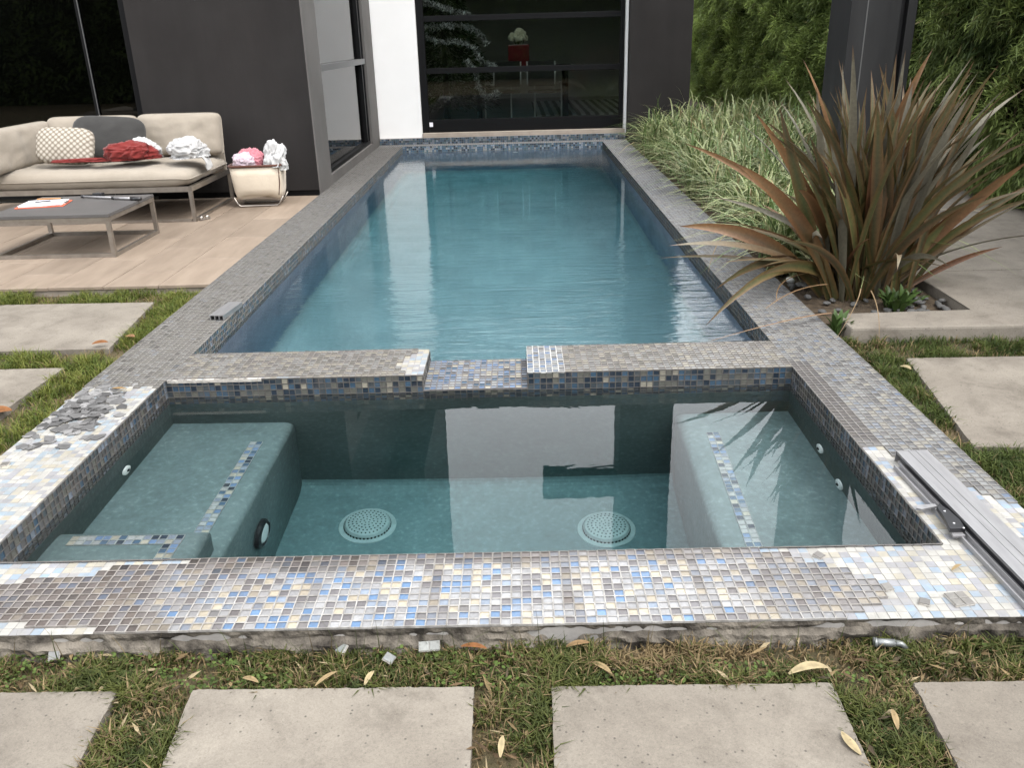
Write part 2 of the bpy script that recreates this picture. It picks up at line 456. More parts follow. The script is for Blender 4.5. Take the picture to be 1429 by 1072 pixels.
class B:
    """collects shapes into ONE mesh"""
    def __init__(s): s.bm = bmesh.new()
    def box(s, x0, x1, y0, y1, z0, z1, bev=0.0, seg=2):
        r = bmesh.ops.create_cube(s.bm, size=1)
        vs = r['verts']
        for v in vs:
            v.co = Vector(((x0 + x1) / 2 + v.co.x * (x1 - x0), (y0 + y1) / 2 + v.co.y * (y1 - y0), (z0 + z1) / 2 + v.co.z * (z1 - z0)))
        if bev:
            es = list({e for v in vs for e in v.link_edges})
            bmesh.ops.bevel(s.bm, geom=es, offset=bev, segments=seg, affect='EDGES', profile=0.6)
        return s
    def prism(s, pts, z0, z1, bev=0.0):
        lo = [s.bm.verts.new((x, y, z0)) for x, y in pts]
        hi = [s.bm.verts.new((x, y, z1)) for x, y in pts]
        n = len(pts)
        top = s.bm.faces.new(hi)
        s.bm.faces.new(lo[::-1])
        for i in range(n):
            s.bm.faces.new((lo[i], lo[(i + 1) % n], hi[(i + 1) % n], hi[i]))
        if bev:
            es = list(top.edges)
            bmesh.ops.bevel(s.bm, geom=es, offset=bev, segments=2, affect='EDGES', profile=0.6)
        return s
    def bar(s, a, b, w, h=None, up_=(0, 0, 1)):
        a, b = Vector(a), Vector(b); h = h or w
        d = (b - a).normalized(); u = Vector(up_)
        if abs(d.dot(u)) > 0.95: u = Vector((1, 0, 0))
        sx = d.cross(u).normalized(); sy = sx.cross(d).normalized()
        vs = [s.bm.verts.new(pt + sx * i * w / 2 + sy * j * h / 2) for pt in (a, b) for i, j in ((-1, -1), (1, -1), (1, 1), (-1, 1))]
        for f in ((0, 1, 2, 3), (7, 6, 5, 4), (0, 4, 5, 1), (1, 5, 6, 2), (2, 6, 7, 3), (3, 7, 4, 0)):
            s.bm.faces.new([vs[i] for i in f])
        return s
    def tube(s, pts, r, n=8, cap=True):
        pts = [Vector(q) for q in pts]
        rs = r if isinstance(r, (list, tuple)) else [r] * len(pts)
        rings = []
        for i, q in enumerate(pts):
            d = (pts[min(i + 1, len(pts) - 1)] - pts[max(i - 1, 0)]).normalized()
            u = Vector((0, 0, 1)) if abs(d.z) < 0.9 else Vector((1, 0, 0))
            sx = d.cross(u).normalized(); sy = sx.cross(d)
            rings.append([s.bm.verts.new(q + (sx * math.cos(2 * math.pi * k / n) + sy * math.sin(2 * math.pi * k / n)) * rs[i]) for k in range(n)])
        for a, b in zip(rings, rings[1:]):
            for k in range(n):
                s.bm.faces.new((a[k], a[(k + 1) % n], b[(k + 1) % n], b[k]))
        if cap:
            s.bm.faces.new(rings[0][::-1]); s.bm.faces.new(rings[-1])
        return s
    def lathe(s, prof, c, axis='z', n=28):
        rings = []
        for r, h in prof:
            ring = []
            for k in range(n):
                t = 2 * math.pi * k / n
                if axis == 'z': q = (c[0] + r * math.cos(t), c[1] + r * math.sin(t), c[2] + h)
                elif axis == 'x': q = (c[0] + h, c[1] + r * math.cos(t), c[2] + r * math.sin(t))
                else: q = (c[0] + r * math.cos(t), c[1] + h, c[2] + r * math.sin(t))
                ring.append(s.bm.verts.new(q))
            rings.append(ring)
        for a, b in zip(rings, rings[1:]):
            for k in range(n):
                s.bm.faces.new((a[k], a[(k + 1) % n], b[(k + 1) % n], b[k]))
        s.bm.faces.new(rings[0][::-1]); s.bm.faces.new(rings[-1])
        return s
    def mesh(s, name, smooth=False):
        me = bpy.data.meshes.new(name)
        bmesh.ops.recalc_face_normals(s.bm, faces=s.bm.faces)
        s.bm.to_mesh(me); s.bm.free()
        if smooth:
            for q in me.polygons: q.use_smooth = True
        return me
    def obj(s, name, mats, parent=None, smooth=False):
        return link(name, s.mesh(name, smooth), mats, parent)

def vnoise(x, y, z=0.0): return mnoise.noise(Vector((x, y, z)))

# ------------------------------------------------------------------ key dimensions (metres; pool coping top is z = 0)
XL, XR, XLO, XRO = -1.510, 1.136, -1.833, 1.4565
Y0, Y1, Y2, Y3, Y4, Y5 = 1.680, 1.992, 3.337, 3.666, 11.62, 11.80
DXA, DXB = -0.418, 0.024             # spillway opening in the divider
ZW = -0.080                          # water level
GZ = -0.078                          # soil level
SZ = -0.050                          # stepping slab top
TH = 0.006                           # tile thickness

# ------------------------------------------------------------------ setting: ground, beds
def quads(name, rects, z, m_, label=None):
    V, Fc = [], []
    for x0, x1, y0, y1 in rects:
        i = len(V)
        V += [(x0, y0, z), (x1, y0, z), (x1, y1, z), (x0, y1, z)]
        Fc.append((i, i + 1, i + 2, i + 3))
    return link(name, np_mesh(name, V, Fc), m_)

g = quads("ground", [(-80, XLO + .01, -80, 80), (XRO - .01, 80, -80, 80), (XLO + .01, XRO - .01, -80, Y0 + .02), (XLO + .01, XRO - .01, Y5 - .01, 80)], GZ, M_LAWN)
tag(g, "bare soil and lawn earth under the grass strips", kind="structure")
bed = B().prism([(XRO + .002, 4.045), (2.234, 4.045), (2.234, 7.55), (3.95, 7.55), (3.95, 26), (2.30, 26), (2.30, 11.66), (XRO + .002, 11.66)], -0.2, -0.052)
bed = bed.obj("planting_bed", M_SOIL)
tag(bed, "dark soil planting bed between pool coping and hedge", kind="structure")

# ------------------------------------------------------------------ swimming pool with spa
pool = empty("swimming_pool", (0, 0, 0), "mosaic-edged swimming pool with square spa in front of the house", "pool")

# tile fields --------------------------------------------------------------
PAL = {
    'cream': (0.56, 0.52, 0.42), 'pale': (0.50, 0.51, 0.50), 'light': (0.40, 0.405, 0.40), 'grey': (0.20, 0.195, 0.195),
    'dgrey': (0.115, 0.112, 0.112), 'blue': (0.20, 0.315, 0.52), 'pblue': (0.33, 0.385, 0.47), 'navy': (0.030, 0.052, 0.085),
    'fcream': (0.80, 0.71, 0.55), 'fpale': (0.62, 0.62, 0.63), 'flight': (0.52, 0.52, 0.53), 'fgrey': (0.30, 0.285, 0.295), 'fblue': (0.235, 0.40, 0.66), 'fpblue': (0.42, 0.50, 0.62),
    'mblue': (0.085, 0.165, 0.26), 'stone': (0.23, 0.225, 0.195), 'slate': (0.11, 0.135, 0.155), 'teal': (0.10, 0.18, 0.22),
}
def pick(ws):
    ks = list(ws); w = np.array([ws[k] for k in ks], float); w /= w.sum()
    return np.array(PAL[ks[RNG.choice(len(ks), p=w)]]) * RNG.uniform(0.86, 1.12) * 0.44

TEMPLATE = np.array([(x, y, 0) for x, y in ((-1, -1), (1, -1), (1, 1), (-1, 1))] + [(x, y, 1) for x, y in ((-1, -1), (1, -1), (1, 1), (-1, 1))] + [(x, y, 2) for x, y in ((-1, -1), (1, -1), (1, 1), (-1, 1))], float)
TFACES = np.array([(0, 1, 5, 4), (1, 2, 6, 5), (2, 3, 7, 6), (3, 0, 4, 7), (4, 5, 9, 8), (5, 6, 10, 9), (6, 7, 11, 10), (7, 4, 8, 11), (8, 9, 10, 11)], np.int32)
def tile_verts(hu, hv, th=TH, bev=0.0016):
    t = TEMPLATE.copy()
    z = np.choose(TEMPLATE[:, 2].astype(int), [0, th - bev * .7, th])
    ins = np.where(TEMPLATE[:, 2] == 2, bev, 0)
    t[:, 0] *= hu - ins; t[:, 1] *= hv - ins; t[:, 2] = z
    return t

RTEMP = np.array([(x, y, k) for k in range(4) for x, y in ((-1, -1), (1, -1), (1, 1), (-1, 1))], float)
RFACES = np.array([(0, 1, 5, 4), (1, 2, 6, 5), (2, 3, 7, 6), (3, 0, 4, 7), (4, 5, 9, 8), (5, 6, 10, 9), (6, 7, 11, 10), (7, 4, 8, 11), (8, 9, 13, 12), (9, 10, 14, 13), (10, 11, 15, 14), (11, 8, 12, 15), (12, 13, 14, 15)], np.int32)
RMAT = np.array([1] * 8 + [0] * 5)
REC = 0.0024
def rtile_verts(h):
    """h: (n,4) inner and outer half sizes -> (n,16,3) local coordinates"""
    k = RTEMP[:, 2].astype(int)
    hx = np.stack([h[:, 2] - .0002, h[:, 2] - .0002, h[:, 0], h[:, 0] - .0005], 1)[:, k]
    hy = np.stack([h[:, 3] - .0002, h[:, 3] - .0002, h[:, 1], h[:, 1] - .0005], 1)[:, k]
    z = np.array([0, TH, TH, TH - REC])[k]
    return np.stack([RTEMP[None, :, 0] * hx, RTEMP[None, :, 1] * hy, np.repeat(z[None], len(h), 0)], 2)
def rtile_cols(col, gc):
    n = len(col)
    return np.concatenate([np.repeat(gc[:, None], 8, 1), np.repeat(col[:, None] * .72, 4, 1), col[:, None]], 1).reshape(n * 13, 3)  # recess walls take a darker tile colour, shade painted in

class Field:
    """collected tiles: centre, axes, half sizes, colours"""
    def __init__(s): s.c, s.u, s.v, s.n, s.h, s.col, s.g, s.key = [], [], [], [], [], [], [], []
    def add(s, o, u, v, nu, nv, pu, pv, colf, mask=None, gap=0.0036, tilt=0.016):
        o, u, v = np.array(o, float), np.array(u, float), np.array(v, float)
        n = np.cross(u, v)
        for j in range(nv):
            for i in range(nu):
                c = o + u * (i + .5) * pu + v * (j + .5) * pv
                if mask is not None and not mask(c, i, j): continue
                col, gc = colf(c, i, j)
                a = RNG.normal(0, 0.007); tu, tv = RNG.normal(0, tilt, 2)
                uu = u * math.cos(a) + v * math.sin(a) + n * tu; vv = np.cross(n, u * math.cos(a) + v * math.sin(a)) + n * tv
                s.c.append(c + n * RNG.normal(0, 0.00035) + u * RNG.normal(0, .0003) + v * RNG.normal(0, .0003))
                s.u.append(uu); s.v.append(vv); s.n.append(n)
                s.h.append(((pu - gap) / 2 * RNG.uniform(.97, 1.0), (pv - gap) / 2 * RNG.uniform(.97, 1.0), pu / 2, pv / 2))
                s.col.append(col); s.g.append(gc)
    def arrays(s):
        return [np.array(q) for q in (s.c, s.u, s.v, s.n, s.h, s.col, s.g)]

def rfield_mesh(name, arr, idx):
    c, u, v, n, h, col, gc = [a[idx] for a in arr]
    L = rtile_verts(h)
    V = c[:, None] + L[..., 0:1] * u[:, None] + L[..., 1:2] * v[:, None] + L[..., 2:3] * n[:, None]
    N = len(c)
    Fc = (RFACES[None] + 16 * np.arange(N)[:, None, None]).reshape(-1, 4)
    me = np_mesh(name, V.reshape(-1, 3), Fc, rtile_cols(col, gc), 'FACE', mat_idx=np.tile(RMAT, N))
    return me

def field_mesh(name, arr, idx, th=TH):
    c, u, v, n, h, col, gc = [a[idx] for a in arr]
    N = len(c)
    T = TEMPLATE; bev = 0.0016
    z = np.choose(T[:, 2].astype(int), [0, th - bev * .7, th])
    ins = np.where(T[:, 2] == 2, bev, 0)
    X = T[None, :, 0] * (h[:, 0:1] - ins[None]); Y = T[None, :, 1] * (h[:, 1:2] - ins[None])
    V = c[:, None] + X[..., None] * u[:, None] + Y[..., None] * v[:, None] + z[None, :, None] * n[:, None]
    Fc = (TFACES[None] + 12 * np.arange(N)[:, None, None]).reshape(-1, 4)
    return np_mesh(name, V.reshape(-1, 3), Fc, np.repeat(col, 9, axis=0), 'FACE')

def grout_mesh(name, arr, lift):
    c, u, v, n, h, col, gc = arr
    N = len(c)
    uf = u - n * np.sum(u * n, 1, keepdims=True); vf = v - n * np.sum(v * n, 1, keepdims=True)
    q = np.array([(-1, -1), (1, -1), (1, 1), (-1, 1)], float)
    V = c[:, None] + q[None, :, 0, None] * h[:, None, 2:3] * uf[:, None] + q[None, :, 1, None] * h[:, None, 3:4] * vf[:, None] + lift * n[:, None]
    Fc = np.arange(4 * N).reshape(-1, 4)
    return np_mesh(name, V.reshape(-1, 3), Fc, gc, 'FACE')

# colour rules ---------------------------------------------------------------
G_CLEAN, G_DIRTY, G_DARK = np.array((0.34, 0.33, 0.315)), np.array((0.15, 0.135, 0.122)), np.array((0.035, 0.03, 0.028))
DIRT = np.array((0.072, 0.059, 0.053))
def mixv(a, b, t): return np.asarray(a) * (1 - t) + np.asarray(b) * t
W_FRONT = {'fcream': 2.3, 'fpale': 2.6, 'flight': 3.0, 'fgrey': 2.4, 'fblue': 2.3, 'fpblue': 1.6}
W_FRONTR = {'fcream': 2.4, 'fpale': 2.6, 'flight': 3.4, 'fgrey': 2.4, 'fblue': .8, 'fpblue': 1.2}
SEAMS = (-0.56, -0.235, 0.105, 0.44)
def sstep(a, b, x):
    t = min(1, max(0, (x - a) / (b - a))); return t * t * (3 - 2 * t)
def col_front(c, i, j):
    x, y = c[0], c[1]
    row = 11 - j                                   # 0 = next to the water
    base = pick(W_FRONT if x < .35 else W_FRONTR)
    n1 = vnoise(x * 3.1, y * 5, 3.3) * .5 + vnoise(x * 11, y * 11, 1.7) * .35
    left = 1 - sstep(-1.02, -0.55, x + n1 * .38)
    right = sstep(.42, .72, x + n1 * .2) * .55
    edge = (1 - sstep(.6, 3.0, row + n1 * 2.6)) * (1.0 if x < .1 else .8)
    seam = max(math.exp(-((x - s_ - (y - 1.84) * -.12 + vnoise(y * 9, s_) * .012) / .020) ** 2) for s_ in SEAMS) * .55
    d = min(.96, max(left * .97, right, edge * .9, seam) * RNG.uniform(.72, 1.1))
    dc = DIRT * (0.75 + .75 * RNG.random())
    if edge > .5 and x < .0 and RNG.random() < .6: dc = dc * .35
    col = mixv(base, dc, d)
    g = mixv(G_CLEAN, G_DIRTY, min(1, max(edge * .8, right * .9, seam * 1.2)))
    g = mixv(g, (.215, .195, .178), left * .85)
    return col, g
def col_left(c, i, j):
    x, y = c[0], c[1]
    n1 = vnoise(x * 4, y * 2.2, 9.1)
    base = pick({'stone': 4, 'light': 2.2, 'grey': 2.5, 'dgrey': .9, 'pblue': .4})
    col = mixv(base, (0.150, 0.142, 0.131), .58 + .25 * n1)
    if RNG.random() < .07: col = col * .5
    return col, mixv((0.21, 0.198, 0.182), (0.165, 0.158, 0.15), sstep(3.8, 6.5, y) * .75)
def col_right(c, i, j):
    x, y = c[0], c[1]
    n1 = vnoise(x * 4, y * 2.2, 4.1)
    far = sstep(4.2, 6.5, y)
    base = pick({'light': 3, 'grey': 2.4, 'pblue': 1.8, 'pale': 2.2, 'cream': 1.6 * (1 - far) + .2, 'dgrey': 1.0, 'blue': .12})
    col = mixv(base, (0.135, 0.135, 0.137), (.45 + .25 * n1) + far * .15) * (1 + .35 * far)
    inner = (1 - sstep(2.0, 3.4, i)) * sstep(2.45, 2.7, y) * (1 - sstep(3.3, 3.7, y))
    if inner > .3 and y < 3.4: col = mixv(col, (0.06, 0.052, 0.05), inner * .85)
    g = mixv((0.22, 0.212, 0.20), (0.235, 0.235, 0.235), far)
    return col, g
def col_div(clean_to=None):
    def f(c, i, j):
        x, y = c[0], c[1]
        if clean_to and x < clean_to:
            return pick({'pblue': 3, 'blue': 2.2, 'light': 2, 'pale': 2, 'grey': 1}), np.array((.48, .47, .45))
        n1 = vnoise(x * 5, y * 7, 2.2)
        base = pick({'cream': 3, 'light': 3.5, 'stone': 2.5, 'grey': 1.6, 'pale': 2})
        return mixv(base, (0.135, 0.122, 0.11), .40 + .3 * n1), np.array((.19, .175, .16))
    return f
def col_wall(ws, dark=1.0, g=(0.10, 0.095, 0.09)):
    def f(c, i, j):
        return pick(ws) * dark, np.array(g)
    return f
W_BACK = {'navy': 3.2, 'mblue': 2.5, 'stone': 2.4, 'slate': 2.5, 'cream': .6}
W_SIDE = {'slate': 3, 'grey': 2.2, 'dgrey': 2, 'pblue': 1.2, 'mblue': .8, 'stone': 1.6}
W_POOLW = {'slate': 2, 'teal': 2.5, 'stone': 1.6, 'mblue': 1.4, 'grey': 1.5, 'pblue': 1}
W_FARW = {'mblue': 3, 'pblue': 1.8, 'navy': 2, 'teal': 2, 'light': .8}

PW = (XL - XLO) / 12; PRW = (XRO - XR) / 12; PF = (Y1 - Y0) / 12; PD = (Y3 - Y2) / 12
# intact / stripped areas of the coping tops
ROW_RIGHT = [.643, .72, .748, .802, .852, .852, .894, .898, .898, .879, .825, .772]   # per row from the water: tiles end here
ROW_LEFT = [-.93, -1.14, -1.16, -1.33, -1.62, -1.7, -1.75, -1.75, -1.75, -1.6, -1.24, -1.056]
def front_ok(c, i, j):
    row = 11 - j
    if row in (0, 1) and .643 < c[0] < .72 and row == 0: return False
    return ROW_LEFT[row] < c[0] < ROW_RIGHT[row]
def right_cut(i):      # stripped nearer than this Y, by column from the inner edge
    return [2.60, 2.60, 2.60, 2.52, 2.50, 2.53, 2.47, 2.40, 2.31, 2.245, 2.235, 2.20][i]
def right_ok(c, i, j): return c[1] > right_cut(i)
def left_ok(c, i, j): return c[1] > 3.29 + .012 * math.sin(i * 2.1)
def divl_ok(c, i, j):
    jag = [-.50, -.50, -.53, -.53, -.56, -.56, -.53, -.52, -.52, -.49, -.47, -.47][j]
    if c[0] > jag: return False
    if j == 0 and (c[0] < -1.30 and (i % 9) > 2 or -1.16 < c[0] < -.95): return False
    return True

top = Field()
top.add((XLO, Y0, -TH), (1, 0, 0), (0, 1, 0), int((XRO - XLO) / .026), 12, .026, PF, col_front, front_ok)
NTOPFRONT = len(top.c)
nL = int((Y4 - Y1) / .026)
top.add((XLO, Y1, -TH), (1, 0, 0), (0, 1, 0), 12, nL, PW, (Y4 - Y1) / nL, col_left, left_ok)
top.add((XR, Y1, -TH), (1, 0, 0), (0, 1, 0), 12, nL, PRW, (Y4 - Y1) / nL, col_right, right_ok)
nA = int((DXA - XL) / .026); nB = int((XR - DXB) / .026)
top.add((XL, Y2, -TH), (1, 0, 0), (0, 1, 0), nA, 12, (DXA - XL) / nA, PD, col_div(), divl_ok)
top.add((DXB, Y2, -TH), (1, 0, 0), (0, 1, 0), nB, 12, (XR - DXB) / nB, PD, col_div(DXB + .155))
nX = int((XRO - XLO) / .026)
top.add((XLO, Y4, -TH), (1, 0, 0), (0, 1, 0), nX, 7, (XRO - XLO) / nX, (Y5 - Y4) / 7, lambda c, i, j: (mixv(pick({'stone': 2, 'light': 2, 'grey': 2, 'pblue': 1}), (.2, .2, .2), .4), np.array((.26, .255, .25))))
ta = top.arrays()

# stripped areas: the printed backs of popped tiles stay on the mortar
prt = Field()
def col_print(bl):
    def f(c, i, j):
        k = RNG.random()
        n1 = vnoise(c[0] * 7, c[1] * 7, 5)
        if k < .38: col = (0.76, 0.74, 0.68)
        elif k < .55: col = (0.72, 0.66, 0.52)
        elif k < .78: col = (0.50, 0.50, 0.53)
        else: col = (0.50 - bl * .05, 0.60 - bl * .03, 0.68 + bl * .02)
        col = np.array(col) * RNG.uniform(.85, 1.05) * (.93 + .18 * n1) * .47
        return col, np.array((.25, .24, .225))
    return f
prt.add((XLO, Y0, -TH + .0012), (1, 0, 0), (0, 1, 0), int((XRO - XLO) / .026), 12, .026, PF, col_print(1), lambda c, i, j: not front_ok(c, i, j) and not (-1.05 > c[0] and 3 <= 11 - j <= 10 and c[0] > ROW_LEFT[11 - j]), gap=.0012, tilt=.002)
NPRINTFRONT = len(prt.c)
prt.add((XLO, Y1, -TH + .0012), (1, 0, 0), (0, 1, 0), 12, nL, PW, (Y4 - Y1) / nL, col_print(0), lambda c, i, j: not left_ok(c, i, j), gap=.0012, tilt=.002)
prt.add((XR, Y1, -TH + .0012), (1, 0, 0), (0, 1, 0), 12, nL, PRW, (Y4 - Y1) / nL, col_print(1.6), lambda c, i, j: not right_ok(c, i, j), gap=.0012, tilt=.002)
prt.add((XL, Y2, -TH + .0012), (1, 0, 0), (0, 1, 0), nA, 12, (DXA - XL) / nA, PD, col_print(.2), lambda c, i, j: not divl_ok(c, i, j), gap=.0012, tilt=.002)
pa = prt.arrays()

# vertical faces
wf = Field()
RW = 6; PH = .026
nS = int((Y2 - Y1) / .026); nP = int((Y4 - Y3) / .026)
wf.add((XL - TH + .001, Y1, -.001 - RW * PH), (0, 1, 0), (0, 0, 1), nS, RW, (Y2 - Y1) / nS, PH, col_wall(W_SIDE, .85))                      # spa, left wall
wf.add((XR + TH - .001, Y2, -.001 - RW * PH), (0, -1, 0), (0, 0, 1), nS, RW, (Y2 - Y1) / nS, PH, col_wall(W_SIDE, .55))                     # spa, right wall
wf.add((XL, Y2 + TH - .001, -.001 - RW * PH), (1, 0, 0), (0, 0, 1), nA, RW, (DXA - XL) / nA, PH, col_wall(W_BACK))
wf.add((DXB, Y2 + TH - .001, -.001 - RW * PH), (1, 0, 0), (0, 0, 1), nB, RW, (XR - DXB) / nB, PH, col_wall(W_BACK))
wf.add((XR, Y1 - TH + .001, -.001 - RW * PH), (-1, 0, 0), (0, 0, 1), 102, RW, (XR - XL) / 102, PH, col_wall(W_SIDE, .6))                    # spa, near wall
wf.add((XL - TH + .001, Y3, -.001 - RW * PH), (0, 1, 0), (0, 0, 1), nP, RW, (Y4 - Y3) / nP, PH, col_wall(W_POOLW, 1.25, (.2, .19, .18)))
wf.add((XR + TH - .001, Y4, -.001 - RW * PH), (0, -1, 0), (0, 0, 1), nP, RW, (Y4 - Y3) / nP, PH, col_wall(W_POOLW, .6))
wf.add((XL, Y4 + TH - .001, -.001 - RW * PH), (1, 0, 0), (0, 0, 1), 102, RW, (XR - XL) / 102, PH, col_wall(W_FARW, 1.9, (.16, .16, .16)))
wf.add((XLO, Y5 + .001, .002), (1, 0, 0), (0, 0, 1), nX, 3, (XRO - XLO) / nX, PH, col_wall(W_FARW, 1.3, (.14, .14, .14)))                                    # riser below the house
wf.add((DXA - TH + .001, Y2, -.066), (0, 1, 0), (0, 0, 1), 12, 2, PD, PH, col_wall({'light': 2, 'stone': 1, 'slate': 2}))
wf.add((DXB + TH - .001, Y3, -.066), (0, -1, 0), (0, 0, 1), 12, 2, PD, PH, col_wall(W_BACK))
wa = wf.arrays()
# spillway sheet: bright blue and white, sloping a little towards the spa
sp = Field()
nSp = int((DXB - DXA) / .026)
sp.add((DXA, Y2, -.074), (1, 0, 0), (0, .9997, .022), nSp, 12, (DXB - DXA) / nSp, PD, lambda c, i, j: (pick({'pblue': 3, 'blue': 2, 'cream': 1.6, 'light': 2, 'mblue': 1.6, 'grey': 1.6}), np.array((.16, .15, .15))))
sp.add((DXA, Y2 + TH - .001, -.074 - 4 * PH), (1, 0, 0), (0, 0, 1), nSp, 4, (DXB - DXA) / nSp, PH, col_wall(W_BACK))
spa_ = sp.arrays()

# the coping body
cb = B()
zc = -TH
cb.box(XLO, XRO, Y0 + .004, Y1, -.5, zc).box(XLO, XL - .006, Y1, Y5, -2.2, zc).box(XR + .006, XRO, Y1, Y5, -2.2, zc)
cb.box(XL - .006, DXA - .006, Y2 + .006, Y3, -2.2, zc).box(DXB + .006, XR + .006, Y2 + .006, Y3, -2.2, zc).box(DXA - .006, DXB + .006, Y2 + .006, Y3 - .002, -2.2, -.0745)
cb.box(XL - .006, XR + .006, Y4 + .006, Y5, -2.2, zc)
cb.box(XLO, XRO, Y5 + .001, Y5 + .05, -.5, .080)
coping = cb.obj("coping", M_CORE2, pool)

# choose the 300 tiles that show largest as single objects
def cam_px(c):
    d = c - np.array((0, 0, CAM_H))
    z = d @ np.array(fw)
    return np.stack([d @ np.array(rt) / z * F_PX + IMG_W / 2, IMG_H / 2 - d @ np.array(up) / z * F_PX, z], 1)
def biggest(arr, k):
    P = cam_px(arr[0])
    inside = (P[:, 0] > 2) & (P[:, 0] < IMG_W - 2) & (P[:, 1] > 0) & (P[:, 1] < IMG_H)
    size = np.where(inside, arr[4][:, 0] * arr[4][:, 1] / P[:, 2] ** 2, 0)
    order = np.argsort(-size)
    return order[:k], order[k:]

def single_tiles(name, arr, idx, material, nvar, parent):
    cols = arr[5][idx]
    sel = idx[RNG.choice(len(cols), nvar, replace=False)]
    reps = arr[5][sel]
    h = arr[4][idx].mean(0)[None]
    vs = rtile_verts(h)[0]
    meshes = []
    for k in sel:
        me = np_mesh(name, vs, RFACES, rtile_cols(arr[5][k][None], arr[6][k][None]), 'FACE', mat_idx=RMAT)
        me.materials.append(material); me.materials.append(M_GROUT); meshes.append(me)
    for k in idx:
        q = int(np.argmin(((reps - arr[5][k]) ** 2).sum(1)))
        o = bpy.data.objects.new(name, meshes[q]); COL.objects.link(o)
        u, v, n = Vector(arr[1][k]).normalized(), Vector(arr[2][k]), Vector(arr[3][k])
        n = u.cross(v).normalized(); v = n.cross(u)
        mx = Matrix((u, v, n)).transposed().to_4x4(); mx.translation = Vector(arr[0][k])
        o.parent = parent; o.matrix_local = mx

s_idx, r_idx = biggest(ta, 300)
single_tiles("tile", ta, s_idx, M_TILE, 70, coping)
link("coping_mosaic", rfield_mesh("coping_mosaic", ta, r_idx), [M_TILE, M_GROUT], coping)["kind"] = "stuff"
s2, r2 = biggest(pa, 220)
# prints are thin flat patches
def single_prints(idx, parent):
    reps = pa[5][RNG.choice(idx, 40, replace=False)]
    h = pa[4][idx].mean(0); vs = tile_verts(h[0], h[1], .0012, .0006)
    ms = []
    for r_ in reps:
        me = np_mesh("tile_print", vs, TFACES, np.repeat(r_[None], 9, 0), 'FACE'); me.materials.append(M_PRINT); ms.append(me)
    for k in idx:
        q = int(np.argmin(((reps - pa[5][k]) ** 2).sum(1)))
        o = bpy.data.objects.new("tile_print", ms[q]); COL.objects.link(o); o.parent = parent
        o.location = pa[0][k] + np.array((0, 0, -.0012)); o.rotation_euler = (0, 0, RNG.normal(0, .015))
single_prints(s2, coping)
link("print_patches", field_mesh("print_patches", [pa[0] - np.array((0, 0, .0012))] + pa[1:], r2, .0012), M_PRINT, coping)["kind"] = "stuff"
link("print_grout", grout_mesh("print_grout", pa, -.0010), M_GROUT, coping)["kind"] = "stuff"
wall_t = link("waterline_mosaic", rfield_mesh("waterline_mosaic", wa, np.arange(len(wa[0]))), [M_TILE, M_GROUT], pool); wall_t["kind"] = "stuff"
spill = link("spillway", grout_mesh("spillway", spa_, .0006), M_GROUT, pool)
spi, spr = np.arange(0, min(204, nSp * 12)), np.arange(min(204, nSp * 12), len(spa_[0]))
single_tiles("tile", spa_, spi, M_TILE, 40, spill)
link("spillway_edge_mosaic", rfield_mesh("spillway_edge_mosaic", spa_, spr), [M_TILE, M_GROUT], spill)["kind"] = "stuff"

# thin broken mortar edge along the divider, and crumbling mortar under the near coping
def rough_strip():
    nx, nz = 420, 9
    V, Fc = [], []
    for i in range(nx + 1):
        x = XLO - .02 + (XRO - XLO + .04) * i / nx
        base = .010 * vnoise(x * 3, 1.1) + .006 * vnoise(x * 17, 2.2)
        for k in range(nz + 1):
            t = k / nz
            z = -.0065 - t * .095
            n1 = vnoise(x * 7, z * 34, 3) * .017 + vnoise(x * 34, z * 60, 7) * .010
            lip = .013 if t < .22 else 0.0
            y = Y0 + .003 - (lip * .25 if t < .12 else 0) + (n1 + base + .004 - t * .016 - (.010 if t > .25 else 0)) * min(1, t * 5)
            V.append((x, y, z))
    for i in range(nx):
        for k in range(nz):
            a = i * (nz + 1) + k
            Fc.append((a, a + nz + 1, a + nz + 2, a + 1))
    return np_mesh("broken_edge", V, Fc)
link("broken_edge", rough_strip(), M_ROUGH, coping)
def ragged(name, x0, x1, y, z, w, parent, seed, m_):
    V, Fc = [], []; n = int((x1 - x0) / .008)
    for i in range(n + 1):
        x = x0 + (x1 - x0) * i / n
        a = y + .003 * vnoise(x * 40, seed); b_ = y + w * (.75 + .6 * vnoise(x * 25, seed + 3))
        zz = z + .002 * vnoise(x * 50, seed + 6)
        V += [(x, a, z - .012), (x, a, zz), (x, b_, zz), (x, b_, z - .012)]
    for i in range(n):
        for k in range(3):
            a = i * 4 + k; Fc.append((a, a + 4, a + 5, a + 1))
    return link(name, np_mesh(name, V, Fc), m_, parent)
ragged("mortar_ridge", -1.50, -1.10, Y2 - .003, -.001, .014, coping, 1, M_CORE)

